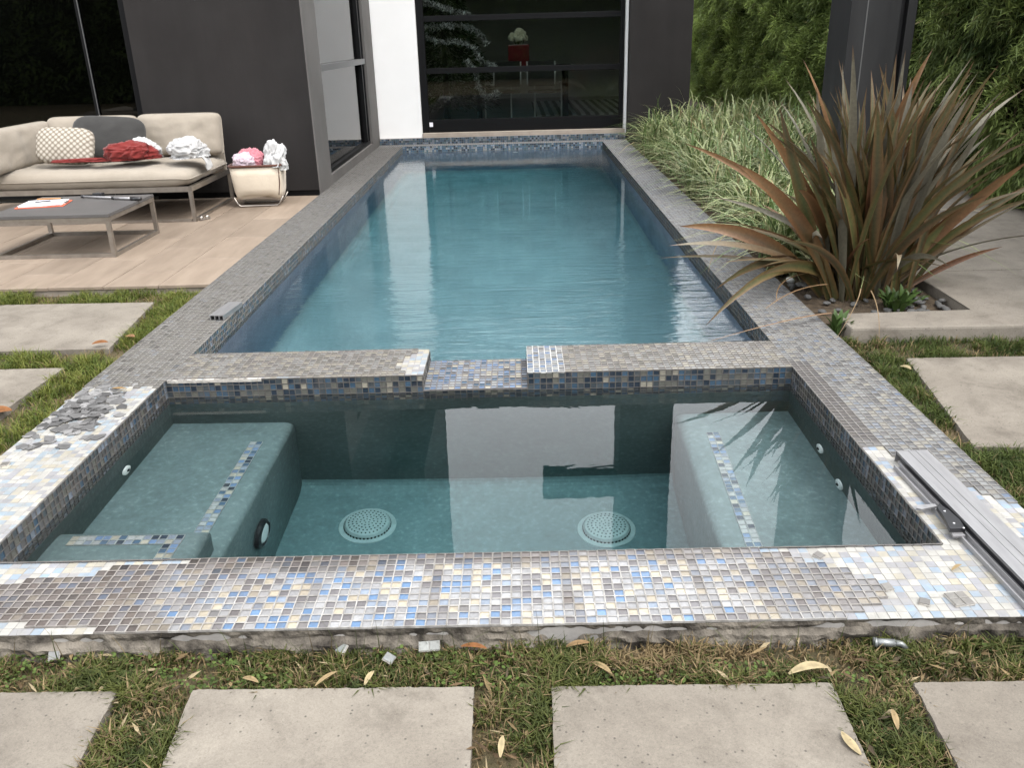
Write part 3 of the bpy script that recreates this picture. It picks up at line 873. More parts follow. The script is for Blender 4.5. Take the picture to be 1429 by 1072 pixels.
# basins -----------------------------------------------------------------
def basin(name, x0, x1, y0, y1, zt, zb, r=.06, m_=None, deep=0.0):
    prof_n = 5
    V, Fc = [], []
    rings = [(0, zt)] + [(r * (1 - math.cos(t * math.pi / 2 / prof_n)), zb + r * (1 - math.sin(t * math.pi / 2 / prof_n))) for t in range(prof_n + 1)]
    for ins, z in rings:
        zf = z - deep * (zt - z) / (zt - zb)
        V += [(x0 + ins, y0 + ins, z), (x1 - ins, y0 + ins, z), (x1 - ins, y1 - ins, zf), (x0 + ins, y1 - ins, zf)]
    for k in range(len(rings) - 1):
        for i in range(4):
            Fc.append((k * 4 + i, k * 4 + (i + 1) % 4, (k + 1) * 4 + (i + 1) % 4, (k + 1) * 4 + i))
    L = (len(rings) - 1) * 4
    Fc.append((L, L + 1, L + 2, L + 3))
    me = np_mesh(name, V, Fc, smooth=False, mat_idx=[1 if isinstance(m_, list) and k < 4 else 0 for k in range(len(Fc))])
    return link(name, me, m_ or M_PLASTER, pool)
WT = -.155
ZSPA = -1.03
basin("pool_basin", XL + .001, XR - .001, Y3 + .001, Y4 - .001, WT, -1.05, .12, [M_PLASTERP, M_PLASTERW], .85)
sb = basin("spa_basin", XL + .001, XR - .001, Y1 + .001, Y2 - .001, WT, ZSPA, .07, [M_PLASTER, M_PLASTER_SHADE])
ZB = -.385                                                        # bench height
def bench(pts, zt, name="spa_bench"):
    b = B()
    lo = [b.bm.verts.new((x, y, ZSPA - .02)) for x, y in pts]; hi = [b.bm.verts.new((x, y, zt)) for x, y in pts]
    n = len(pts)
    topf = b.bm.faces.new(hi)
    for i in range(n): b.bm.faces.new((lo[i], lo[(i + 1) % n], hi[(i + 1) % n], hi[i]))
    bmesh.ops.bevel(b.bm, geom=list(topf.edges), offset=.052, segments=7, affect='EDGES', profile=.5)
    o = b.obj(name, M_PLASTER, pool, smooth=False)
    for q in o.data.polygons: q.use_smooth = True
    return o
bl = bench([(XL - .05, Y1 - .05), (-1.005, Y1 - .05), (-.985, Y2 + .05), (XL - .05, Y2 + .05)], ZB)
bl["label"] = "submerged bench at the left of the spa"
br = bench([(.625, Y1 - .05), (XR + .05, Y1 - .05), (XR + .05, Y2 + .05), (.655, Y2 + .05)], ZB)
br["label"] = "submerged bench at the right of the spa"
st = bench([(XL - .05, Y1 - .05), (-1.02, Y1 - .05), (-1.03, 2.395), (XL - .05, 2.395)], -.225, "spa_step")

def strip(pts_uv, parent, z):
    """two-wide safety strip: list of (x,y) centres"""
    f = Field()
    for x, y in pts_uv:
        f.add((x - .013, y - .013, z), (1, 0, 0), (0, 1, 0), 1, 1, .026, .026, lambda c, i, j: (pick({'navy': 2.0, 'mblue': 2.4, 'blue': 3.2, 'cream': 2.4, 'pale': 2.4, 'pblue': 1.5}) * 1.5, np.array((.30, .32, .31))))
    a = f.arrays()
    single_tiles("tile", a, np.arange(len(a[0])), M_TILE, 24, parent)
nst = 43
strip([(-1.115 + .026 * k + (.010 * (2.0 + i * .026 - 2.6)), 2.05 + i * .026) for i in range(nst) for k in (0, 1)], bl, ZB)
strip([(.735 + .026 * k + (.045 * (i * .026 - .5)), 2.05 + i * .026) for i in range(nst) for k in (0, 1)], br, ZB)
strip([(-1.445 + .026 * i, 2.34 - .026 * k) for i in range(14) for k in (0, 1)] + [(-1.107 - .026 * k, 2.288 - .026 * i) for i in range(9) for k in (0, 1)], st, -.225)

# drains, jets, lamp
def drain(x, y):
    d = B().lathe([(.001, .034), (.06, .032), (.088, .024), (.096, .012), (.096, 0), (.118, -.002), (.122, -.012)], (x, y, ZSPA + .006), n=40)
    o = d.obj("drain_cover", M_DRAIN, pool)
    h = B()
    for r_, k in ((.012, 5), (.028, 11), (.044, 17), (.060, 23), (.076, 29)):
        for i in range(k):
            t = 2 * math.pi * i / k + r_ * 40
            zt = ZSPA + .006 + (.0335 if r_ < .06 else (.033 if r_ < .07 else .0285))
            h.lathe([(.0034, -.002), (.0034, .0008)], (x + r_ * math.cos(t), y + r_ * math.sin(t), zt), n=6)
    for i in range(40):
        t = 2 * math.pi * i / 40
        h.box(-.0035, .0035, -.0015, .0015, 0, .013)
        vs = h.bm.verts[:] if False else None
        h.bm.verts.ensure_lookup_table()
        for v in list(h.bm.verts)[-8:]:
            q = Matrix.Rotation(t + math.pi / 2, 3, 'Z') @ v.co
            v.co = q + Vector((x + .0965 * math.cos(t), y + .0965 * math.sin(t), ZSPA + .004))
    h.obj("drain_hole", M_HOLE, o)["kind"] = "stuff"
    return o
drain(-.655, 3.055)["label"] = "round pale drain grate on the spa floor, nearer the left bench"
drain(.332, 3.005)["label"] = "round pale drain grate on the spa floor, nearer the right bench"
def jet(x, y, z, s):
    o = B().lathe([(.030, 0), (.030, .006 * s), (.018, .010 * s), (.016, .002 * s), (.002, .002 * s)], (x, y, z), 'x', 20).obj("jet_fitting", M_PLASTICW, pool)
    B().lathe([(.009, .009 * s), (.009, .0125 * s)], (x, y, z), 'x', 12).obj("nozzle", M_HOLE, o)
jet(XL + .002, 2.86, -.30, 1)
jet(XR - .002, 2.92, -.30, -1); jet(XR - .002, 2.70, -.36, -1)
lampx = -1.0
o = B().lathe([(.075, 0), (.075, .016), (.060, .022), (.056, .012), (.002, .012)], (lampx + .010, 2.73, -.69), 'x', 28).obj("spa_lamp", M_PLASTICB, pool)
B().lathe([(.055, .011), (.045, .020), (.002, .024)], (lampx + .010, 2.73, -.69), 'x', 24).obj("lens", M_PLASTICW, o)
B().lathe([(.035, 0), (.035, .01), (.02, .012)], (-.02, Y4 - .002, -.30), 'y', 16).obj("return_inlet", M_PLASTICW, pool)

def water(name, x0, x1, y0, y1, zb, m_):
    o = B().box(x0, x1, y0, y1, zb, ZW).obj(name, m_)
    tag(o, kind="structure"); return o
water("pool_water", XL - .004, XR + .004, Y3 - .004, Y4 + .004, -2.0, M_WATERP)
water("spa_water", XL - .004, XR + .004, Y1 - .004, Y2 + .004, -1.06, M_WATERS)

# ------------------------------------------------------------------ stepping slabs
SLABS = []
def slab(pts, label, name="stepping_slab"):
    SLABS.append(np.array(pts))
    P = []; sd_k = len(SLABS) * 7.3
    for a, b in zip(pts, pts[1:] + pts[:1]):
        a, b = np.array(a), np.array(b); L = np.linalg.norm(b - a); nrm = np.array(((b - a)[1], -(b - a)[0])) / L
        nseg = max(2, int(L / .012))
        for k in range(nseg):
            q = a + (b - a) * k / nseg
            if k: q = q + nrm * (.0022 * vnoise(q[0] * 30, q[1] * 30, sd_k) + .0016 * vnoise(q[0] * 90, q[1] * 90, sd_k) - .006 * max(0, vnoise(q[0] * 8, q[1] * 8, sd_k + 3) - .42))
            P.append(tuple(q))
    pts = P
    o = B().prism(pts, SZ - .07, SZ, bev=.0035).obj(name, M_SLAB)
    tag(o, label, "paving slab", "concrete stepping slabs in the grass")
YB = 1.529
slab([(-1.72, .90), (-.905, .90), (-.940, YB + .003), (-1.72, YB + .008)], "concrete slab at the lower left corner, left of the slab under the spa's left drain")
slab([(-.725, .90), (-.119, .90), (-.124, YB - .003), (-.766, YB + .003)], "whole concrete slab left of the middle grass gap, two thin dry leaves on its far edge")
slab([(.040, .90), (.668, .90), (.680, YB - .012), (.051, YB - .007)], "whole concrete slab with an oval cream leaf lying near its right edge")
slab([(.822, .90), (1.72, .90), (1.72, YB - .022), (.861, YB - .015)], "concrete slab at the lower right corner beyond the oval leaf")
slab([(-3.35, 3.90), (-2.01, 3.905), (-2.10, 4.70), (-3.35, 4.725)], "pale concrete slab on the left, between patio edge and orange leaves")
slab([(-3.2, 2.84), (-2.12, 2.84), (-2.105, 3.655), (-3.2, 3.65)], "concrete slab on the left edge beside the big orange leaf")
slab([(1.565, 2.66), (2.6, 2.60), (2.6, 3.52), (1.700, 3.532)], "concrete slab on the right with two dark damp spots")

# ------------------------------------------------------------------ planter / right-hand pavement
pl = empty("concrete_planter", (1.9, 3.9, 0), "low L-shaped concrete planter ledge round the bronze flax, joined to pavement", "planter")
PO = Vector((1.9, 3.9, 0))
def rel(pts): return [(x - PO.x, y - PO.y) for x, y in pts]
B().prism(rel([(1.556, 3.812), (3.95, 3.765), (3.95, 4.784), (2.240, 4.784), (2.243, 4.040), (1.556, 4.045)]), -.25, 0, bev=.012).obj("ledge", M_PLANTER, pl)
B().prism(rel([(2.236, 4.789), (3.95, 4.789), (3.95, 7.50), (2.236, 7.55)]), -.25, -.0005, bev=.005).obj("pavement_slab", M_PLANTER, pl)

# ------------------------------------------------------------------ patio
PZ = -.020
patio = B().box(-9.0, XLO - .002, 4.965, 8.06, -.2, PZ - .006).obj("patio", M_JOINT)
tag(patio, "beige tiled patio beside the pool under the sofa", kind="structure")
pm = {}
for ix in range(9):
    x1 = XLO - .006 - ix * .335
    off = -.33 if ix % 2 else 0
    for iy in range(6):
        y0 = 4.955 + iy * .664 + off; y1 = y0 + .660
        ya, yb = max(4.955, y0), min(8.045, y1)
        if yb - ya < .05: continue
        key = (round(yb - ya, 2),)
        if key not in pm:
            me = B().box(-.331, 0, 0, yb - ya, -.02, 0, bev=.0018, seg=1).mesh("patio_tile"); me.materials.append(M_PAVER); pm[key] = me
        o = bpy.data.objects.new("patio_tile", pm[key]); COL.objects.link(o); o.parent = patio
        o.location = (x1, ya, PZ + RNG.normal(0, .0006))

# ------------------------------------------------------------------ house
# left wing
WX = -1.838
wing = empty("house_wing", (WX, 8.05, 0), "charcoal stucco house wing behind the sofa with tinted sliding glass", "house")
def hp(x0, x1, y0, y1, z0, z1, name, m_, par=wing, bev=0, org=(WX, 8.05, 0)):
    return B().box(x0 - org[0], x1 - org[0], y0 - org[1], y1 - org[1], z0 - org[2], z1 - org[2], bev).obj(name, m_, par)
hp(-3.372, WX - .012, 8.05, 8.25, .03, 2.70, "front_wall", M_DARKWALL)
hp(-3.372, WX - .012, 8.064, 8.25, -.2, .03, "wall_base", M_BLACK)
# side wall (faces the pool) with a window opening
hp(WX - .012, WX, 8.05, 8.60, -.2, 2.70, "side_pier", M_TAUPE)
hp(WX - .18, WX - .013, 8.251, 8.58, -.2, 2.70, "pier_core", M_DARKWALL)
hp(WX - .18, WX, 11.26, 11.83, -.2, 2.70, "side_pier", M_TAUPE)
hp(WX - .18, WX, 8.601, 11.259, -.2, .085, "window_sill_wall", M_TAUPE)
hp(WX - .18, WX, 8.601, 11.259, 2.45, 2.70, "window_head_wall", M_TAUPE)
win = hp(WX - .075, WX - .070, 8.64, 11.22, .12, 2.42, "window", M_PANE)
wo_ = (0, 0, 0)
fr = B()
for a in ((WX - .11, WX - .03, 8.601, 8.64, .085, 2.45), (WX - .11, WX - .03, 11.22, 11.258, .085, 2.45), (WX - .11, WX - .03, 8.641, 11.219, .085, .125), (WX - .11, WX - .03, 8.641, 11.219, 2.41, 2.45)):
    fr.box(a[0] - WX, a[1] - WX, a[2] - 8.05, a[3] - 8.05, a[4], a[5])
fr.obj("window_frame", M_BLACK, win)
hp(WX - .10, WX - .01, 8.641, 11.219, 1.045, 1.105, "window_rail", M_GREYFRAME, win)
hp(WX - .10, WX - .028, 11.06, 11.12, .126, 1.044, "window_stile", M_BLACK, win)
hp(WX - .10, WX - .028, 11.06, 11.12, 1.106, 2.409, "window_stile", M_BLACK, win)
# tinted sliding doors on the patio side
sd_ = hp(-3.79, -3.44, 8.12, 8.126, .03, 2.55, "sliding_door", M_DARKPANE); sd_["label"] = "narrow tinted sliding door panel beside the charcoal wall"
B().box(-3.44 - WX, -3.374 - WX, .05, .14, -.0, 2.7).box(-3.82 - WX, -3.792 - WX, .05, .10, 0, 2.7).box(-3.79 - WX, -3.442 - WX, .05, .10, 0, .05).box(-3.79 - WX, -3.442 - WX, .05, .10, 2.55, 2.7).obj("door_frame", M_BLACK, sd_)
B().box(-3.794 - WX, -3.788 - WX, .045, .049, 0, 2.7).obj("edge_seal", M_GREYFRAME, sd_)
sd2 = hp(-7.0, -3.83, 8.16, 8.166, .03, 2.55, "sliding_door", M_DARKPANE); sd2["label"] = "wide tinted sliding door panel at the left edge"
B().box(-7.0 - WX, -3.83 - WX, .09, .14, 0, .05).box(-7.0 - WX, -3.83 - WX, .09, .14, 2.55, 2.7).obj("door_frame", M_BLACK, sd2)
hp(-9.0, -7.0, 8.05, 8.25, -.2, 2.7, "front_wall", M_DARKWALL)
hp(-9.0, WX - .19, 8.26, 13.5, -.05, -.012, "room_floor", M_ROOMFLOOR)
hp(-9.0, WX - .19, 13.4, 13.5, 0, 2.7, "room_wall", M_ROOM)
hp(-9.1, -9.0, 8.05, 13.5, 0, 2.7, "room_wall", M_ROOM)
hp(-9.0, WX, 8.05, 11.83, 2.701, 3.9, "upper_wall", M_DARKWALL)
hp(-9.0, -1.345, 10.2, 13.5, 3.901, 7.6, "upper_storey", M_DARKWALL)
hp(-9.0, WX + .002, 8.05, 10.199, 3.901, 7.6, "upper_storey", M_DARKWALL)

# main house (behind the pool)
MO = (0, 11.85, 0)
main = empty("main_house", MO, "white and charcoal house front with tall black-framed glass door at the pool end", "house")
def hm(x0, x1, y0, y1, z0, z1, name, m_, par=main, bev=0): return hp(x0, x1, y0, y1, z0, z1, name, m_, par, bev, MO)
hm(-1.836, -1.262, 11.852, 12.3, .081, 2.85, "white_wall", M_WHITE)
hm(-1.255, 1.45, 11.835, 11.93, .081, .135, "door_sill", M_SILL, bev=.004)
hm(1.432, 1.466, 11.84, 12.2, .081, 2.85, "white_jamb", M_WHITE)
hm(1.468, 2.262, 11.70, 12.4, -.2, 7.5, "charcoal_column", M_DARKWALL)
hm(-1.836, 1.466, 11.852, 12.3, 2.851, 3.75, "fascia", M_DARKWALL)
hm(2.252, 2.262, 12.401, 18.7, -.2, 3.75, "house_side_wall", M_DARKWALL)
hm(-3.4, 2.2515, 18.65, 18.70, -.2, 3.75, "house_back_wall", M_DARKWALL)
hm(-3.4, 2.2515, 12.301, 18.649, 3.2, 3.749, "roof_slab", M_DARKWALL)
hm(.302, 1.467, 11.95, 12.149, 4.93, 5.42, "canopy_beam", M_DARKWALL)
# glass door with parts
dr = empty("glass_door", (0, 11.95, .135), "black-framed glass door with horizontal bars at the far pool end", "door")
def hd(x0, x1, y0, y1, z0, z1, name, m_, bev=0, par=dr): return B().box(x0, x1, y0 - 11.95, y1 - 11.95, z0 - .135, z1 - .135, bev).obj(name, m_, par)
hd(-1.26, -1.165, 11.92, 12.0, .136, 2.85, "stile", M_BLACK)
hd(1.405, 1.431, 11.92, 12.0, .136, 2.85, "stile", M_BLACK)
hd(1.375, 1.404, 11.935, 11.985, .30, 2.78, "stile", M_BLACK)
hd(-1.164, 1.404, 11.925, 11.985, .136, .30, "bottom_rail", M_BLACK, .003)
for z in (.915, 1.55, 2.2):
    hd(-1.164, 1.374, 11.925, 11.985, z - .035, z + .035, "glazing_bar", M_BLACK, .003)
hd(-1.164, 1.404, 11.925, 11.985, 2.78, 2.849, "top_rail", M_BLACK)
for z0, z1 in ((.301, .879), (.951, 1.514), (1.586, 2.164), (2.236, 2.779)):
    hd(-1.164, 1.374, 11.955, 11.959, z0, z1, "glass_pane", M_PANE)
hd(-1.190, -1.118, 11.9215, 11.9235, .212, .268, "sticker", M_PAPER)

# interior
room = empty("dining_room", (0, 12.3, .13), "dim dining room seen through the far glass door", "room")
def hr(x0, x1, y0, y1, z0, z1, name, m_, par=room): return B().box(x0, x1, y0 - 12.3, y1 - 12.3, z0 - .13, z1 - .13).obj(name, m_, par)
hr(-3.2, 2.15, 12.31, 18.5, .0, .13, "room_floor", M_ROOMFLOOR)
hr(-3.2, 2.15, 18.5, 18.6, .13, 3.0, "room_wall", M_ROOM)
hr(-3.3, -3.2, 12.31, 18.5, .13, 3.0, "room_wall", M_ROOM)
hr(2.15, 2.25, 12.41, 18.5, .13, 3.0, "room_wall", M_ROOM)
hr(-3.2, 2.15, 12.31, 18.5, 3.0, 3.1, "ceiling", M_ROOM)
rug = B().box(-.85, .85, -1.6, 1.6, 0, .012).obj("rug", M_RUG); rug.location = (1.15, 15.7, .131)
tag(rug, "striped grey rug on the dining room floor behind the glass door", "rug")
# tree with garlands
tree = empty("christmas_tree", (-1.0, 13.0, .13), "dark christmas tree behind the left part of the glass door", "tree")
B().tube([(0, 0, 0), (0, 0, .5), (0, 0, 2.3)], [.05, .045, .01], 8).obj("trunk", M_PLASTICB, tree)
def needles(n):
    t = RNG.random(n) ** .7; z = .25 + (1 - t) * 2.2; rad = t * .78 * np.sqrt(RNG.random(n)); an = RNG.random(n) * 2 * np.pi
    c = np.stack([rad * np.cos(an), rad * np.sin(an), z], 1)
    d = np.stack([np.cos(an), np.sin(an), -.35 + RNG.normal(0, .3, n)], 1); d /= np.linalg.norm(d, axis=1, keepdims=True)
    s = np.cross(d, RNG.normal(0, 1, (n, 3))); s /= np.linalg.norm(s, axis=1, keepdims=True)
    L, w = .09, .008
    V = np.stack([c, c + d * L * .5 + s * w, c + d * L, c + d * L * .5 - s * w], 1).reshape(-1, 3)
    base = np.array((.02, .035, .016)) * RNG.uniform(.5, 1.8, (n, 1))
    return np_mesh("foliage", V, np.arange(4 * n).reshape(-1, 4), np.repeat(base, 4, 0))
link("foliage", needles(9000), M_HEDGE, tree)["kind"] = "stuff"
GARL = [
    ([(-1.2, 12.35, 1.758), (-.993, 12.35, 1.709), (-.825, 12.35, 1.653), (-.589, 12.4, 1.594)], "silver tinsel garland, topmost on the tree behind the glass door"),
    ([(-1.2, 12.35, 1.452), (-.931, 12.32, 1.462), (-.644, 12.33, 1.455), (-.475, 12.4, 1.362), (-.384, 12.5, 1.217)], "silver tinsel garland, second from the top, arching over the tree"),
    ([(-1.2, 12.35, 1.345), (-1.018, 12.33, 1.278), (-.749, 12.33, 1.262), (-.559, 12.35, 1.186), (-.45, 12.4, 1.02), (-.277, 12.45, .943)], "bright silver tinsel garland sagging across the middle of the tree"),
    ([(-.663, 12.35, 1.026), (-.533, 12.33, .876), (-.502, 12.35, .691), (-.409, 12.38, .549), (-.24, 12.42, .591)], "silver tinsel garland, lowest, hanging down like a hook"),
]
for pts, lab in GARL:
    P = [Vector(q) for q in pts]
    V = []; 
    o0 = P[0]
    for k in range(800):
        t = random.random() * (len(P) - 1); i = int(t); f = t - i
        a, b = P[i], P[i + 1]
        a0 = P[max(0, i - 1)]; b1 = P[min(len(P) - 1, i + 2)]
        q = 0.5 * ((2 * a) + (-a0 + b) * f + (2 * a0 - 5 * a + 4 * b - b1) * f * f + (-a0 + 3 * a - 3 * b + b1) * f ** 3)
        d = Vector((random.gauss(0, 1), random.gauss(0, 1), random.gauss(0, 1))).normalized()
        s = d.cross(Vector((random.gauss(0, 1), random.gauss(0, 1), 1))).normalized()
        L, w = random.uniform(.025, .05), .0075
        q = q + Vector((random.gauss(0, .012), random.gauss(0, .012), random.gauss(0, .012)))
        V += [q - o0 + s * w, q - o0 + d * L + s * w * .6, q - o0 + d * L - s * w * .6, q - o0 - s * w]
    V = np.array([tuple(v) for v in V])
    o = link("tinsel_garland", np_mesh("tinsel_garland", V, np.arange(len(V)).reshape(-1, 4), np.repeat((RNG.random((len(V) // 4, 1)) ** 1.3 * .92 + .06) * np.ones((1, 3)), 4, 0)), M_TINSEL)
    o.location = o0
    tag(o, lab, "garland", "tinsel garlands on the tree")
# dining table, vase, chairs
dt = empty("dining_table", (.1, 13.6, .131), "dark dining table carrying the red vase behind the glass", "table")
B().box(-.75, .75, -.45, .45, .73, .77, .004).obj("table_top", M_BLACK, dt)
B().box(-.52, .46, -.456, -.451, .752, .768).obj("edge_strip", M_SATIN, dt)
for sx in (-.65, .65):
    for sy in (-.38, .38): B().box(sx - .025, sx + .025, sy - .025, sy + .025, 0, .729).obj("leg", M_BLACK, dt)
vs = empty("flower_vase", (.06, 13.5, .902), "square red glass vase of cream flowers on the dining table", "vase")
B().box(-.155, .155, -.10, .10, 0, .30, .012).obj("vase_body", M_REDGLASS, vs)
for k in range(22):
    a = random.random() * 6.28; r_ = random.random() ** .5
    fl = B()
    c = (.13 * r_ * math.cos(a), .09 * r_ * math.sin(a), .36 + .11 * (1 - r_ * r_) + random.uniform(-.02, .02))
    bmesh.ops.create_icosphere(fl.bm, subdivisions=2, radius=.044)
    for v in fl.bm.verts:
        v.co *= 1 + .35 * mnoise.noise(v.co * 60 + Vector((k, 0, 0))); v.co += Vector(c)
    fl.obj("flower", M_PETAL, vs)
st_ = B()
for k in range(12): st_.tube([(random.uniform(-.05, .05), random.uniform(-.04, .04), .2), (random.uniform(-.1, .1), random.uniform(-.07, .07), .38)], .005, 5)
st_.obj("stem", M_FELT, vs)["kind"] = "stuff"
def dchair(x, y, rz, label):
    c = empty("dining_chair", (x, y, .131), label, "chair", "chrome framed dining chairs", rz)
    B().box(-.2, .2, -.2, .2, .43, .46, .012).obj("seat", M_PLASTICB, c)
    B().box(-.19, .19, .19, .21, .52, .86, .008).obj("backrest", M_PLASTICB, c)
    for s in (-1, 1):
        B().tube([(s * .2, -.22, 0.012), (s * .2, -.21, .53), (s * .2, -.17, .555), (s * .2, .2, .555), (s * .2, .215, .85)], .012, 8).obj("frame_tube", M_SATIN, c, True)
    B().tube([(-.2, -.22, .012), (.2, -.22, .012)], .012, 8).obj("floor_bar", M_SATIN, c, True)
dchair(-.18, 12.95, R(200), "chrome framed dining chair left of the red vase, partly behind tinsel")
dchair(.42, 12.95, R(165), "chrome framed dining chair right of the red vase beside the rug")
bd = empty("crystal_pendant", (-3.50, 8.22, 1.42), "string of small crystal beads hanging inside the tinted door", "pendant")
for k in range(7):
    be = B(); bmesh.ops.create_icosphere(be.bm, subdivisions=1, radius=.012)
    for v in be.bm.verts: v.co += Vector((.012 * (-1) ** k, 0, -.03 * k))
    be.obj("bead", M_CHROME, bd)

# pillar
pil = empty("steel_pillar", (2.59, 6.72, 0), "dark grey painted steel pillar behind the bronze flax", "pillar")
B().box(-.235, .115, -.22, .20, -.1, 6.0, .004).obj("shaft", M_PILLAR, pil)
B().box(.116, .17, -.14, .16, -.1, 6.0).obj("web_plate", M_PILLAR, pil)
B().box(.171, .235, -.20, .20, -.1, 6.0, .004).obj("flange", M_PILLAR, pil)
B().box(-.125, -.117, -.2235, -.2205, -.1, 6.0).obj("weld_seam", M_GREYFRAME, pil)

# ------------------------------------------------------------------ hedge
def leaf_cloud(c, d, L, w, col, fold=.25):
    n = len(c)
    d = d / np.linalg.norm(d, axis=1, keepdims=True)
    s = np.cross(d, RNG.normal(0, 1, (n, 3))); s /= np.linalg.norm(s, axis=1, keepdims=True)
    nn = np.cross(d, s)
    L = L[:, None]; w = w[:, None]
    V = np.stack([c, c + d * L * .45 + s * w + nn * w * fold, c + d * L - np.array((0, 0, 1)) * L * .12, c + d * L * .45 - s * w + nn * w * fold], 1).reshape(-1, 3)
    return V, np.arange(4 * n).reshape(-1, 4), np.repeat(col, 4, 0)
hedge = empty("hedge", (3.9, 10, 0), "tall dense dark green narrow-leaved hedge along the right boundary", "hedge")
def hedge_foliage(n):
    y = 3.2 + RNG.random(n) ** 1.2 * 21.5; z = RNG.random(n) * (3.0 + .5 * np.clip((y - 13) / 4, 0, 1)) - .02
    tuft = np.array([vnoise(a * 2.3, b * 2.3, 1) for a, b in zip(y, z)]); t2 = np.array([vnoise(a * 6.5, b * 6.5, 7) for a, b in zip(y, z)])
    x = 3.78 - .20 * tuft - .10 * t2 + RNG.normal(0, .05, n) + np.clip(z - 2.6, 0, 1) * .3 * RNG.random(n)
    x = np.where(z < .25, x + (.25 - z) * .5, x)
    c = np.stack([x, y, z], 1)
    ang = np.array([vnoise(a * 1.4, b * 1.4, 21) for a, b in zip(y, z)]) * 2.2
    d = np.stack([-.42 + RNG.normal(0, .3, n), -.55 * np.cos(ang) + RNG.normal(0, .38, n), .15 + .8 * np.sin(ang) - .15 + RNG.normal(0, .32, n)], 1)
    L = RNG.uniform(.065, .13, n); w = RNG.uniform(.0040, .0078, n)
    k = np.clip(.5 + tuft * .9 + t2 * .55, 0, 1.2)[:, None]
    dark, lite = np.array((.038, .060, .018)), np.array((.19, .240, .070))
    col = (dark + (lite - dark) * k * RNG.uniform(.4, 1.25, (n, 1))) * (1.12 + .75 * np.clip((y - 8) / 4, 0, 1))[:, None]  # leaves brighten towards the far end, light put into the colour
    yl = RNG.random(n) < .03
    col[yl] = np.array((.17, .155, .06)) * RNG.uniform(.6, 1.2, (yl.sum(), 1))
    return np_mesh("foliage", *(lambda v, f, cc: (v - np.array((3.9, 10, 0)), f, cc))(*leaf_cloud(c, d, L, w, col)))
link("foliage", hedge_foliage(310000), M_HEDGE, hedge)["kind"] = "stuff"
B().box(.02, .35, -7.3, 14.6, -.05, 2.75).obj("backing_box", M_FELT, hedge)  # added dark box behind the leaves, blocks light through the hedge
hs_ = B()
for k in range(70):
    y = 3.4 + k * .22 + random.uniform(-.08, .08) - 10
    hs_.tube([(-.02 + random.uniform(-.05, .03), y, -.06), (random.uniform(-.05, .03), y + random.uniform(-.05, .05), .6), (random.uniform(-.05, .03), y + random.uniform(-.1, .1), 1.6)], [.012, .010, .006], 5)
hs_.obj("stem", M_SOIL, hedge)["kind"] = "stuff"

# garden hedge behind the photographer (seen only in the glass)
bh = empty("garden_hedge", (0, -8, GZ), "dense garden hedge behind the viewpoint mirrored in the glass door", "hedge")
def bh_f(n):
    x = RNG.uniform(-20, 9, n); z = RNG.uniform(0, 4.4, n)
    t = np.array([vnoise(a * 1.6, b * 1.6, 31) for a, b in zip(x, z)])
    c = np.stack([x, .35 + .3 * t + RNG.normal(0, .06, n), z], 1)
    d = np.stack([RNG.normal(0, .6, n), RNG.uniform(.2, 1, n), RNG.normal(-.2, .5, n)], 1)
    col = np.array((.07, .10, .032)) * RNG.uniform(.5, 1.8, (n, 1)) * (1 + t[:, None] * .8)
    return np_mesh("foliage", *leaf_cloud(c, d, RNG.uniform(.14, .28, n), RNG.uniform(.025, .05, n), col))
link("foliage", bh_f(26000), M_HEDGE, bh)["kind"] = "stuff"
B().box(-20, 9, -.4, .3, -.02, 4.3).obj("backing_box", M_FELT, bh)  # added dark box filling this hedge behind its leaves

# ------------------------------------------------------------------ strap-leaf plants
def strap(base, ctrl, tip, width, nseg=9, fold=.35, side=None, prof=None, twist=0.0):
    """V-folded strap leaf along a quadratic curve; returns verts (n*3), faces, t values"""
    base, ctrl, tip = (np.array(q, float) for q in (base, ctrl, tip))
    V, T = [], []
    for k in range(nseg + 1):
        t = k / nseg
        q = (1 - t) ** 2 * base + 2 * t * (1 - t) * ctrl + t * t * tip
        d = 2 * (1 - t) * (ctrl - base) + 2 * t * (tip - ctrl); d /= np.linalg.norm(d) + 1e-9
        s = np.cross(d, (0, 0, 1)) if side is None else side - d * np.dot(side, d)
        if np.linalg.norm(s) < .1: s = np.cross(d, (0, 1, 0))
        s = s / np.linalg.norm(s); n = np.cross(s, d)
        if twist:
            a = twist * t; s, n = s * math.cos(a) + n * math.sin(a), n * math.cos(a) - s * math.sin(a)
        w = width * (prof(t) if prof else min(1, .55 + 1.6 * t) * max(.02, 1 - t ** 2.6)) / 2
        V += [q - s * w + n * w * fold, q, q + s * w + n * w * fold]; T += [(t, -1), (t, 0), (t, 1)]
    F = []
    for k in range(nseg):
        a = k * 3
        F += [(a, a + 1, a + 4, a + 3), (a + 1, a + 2, a + 5, a + 4)]
    return np.array(V), np.array(F), np.array(T)

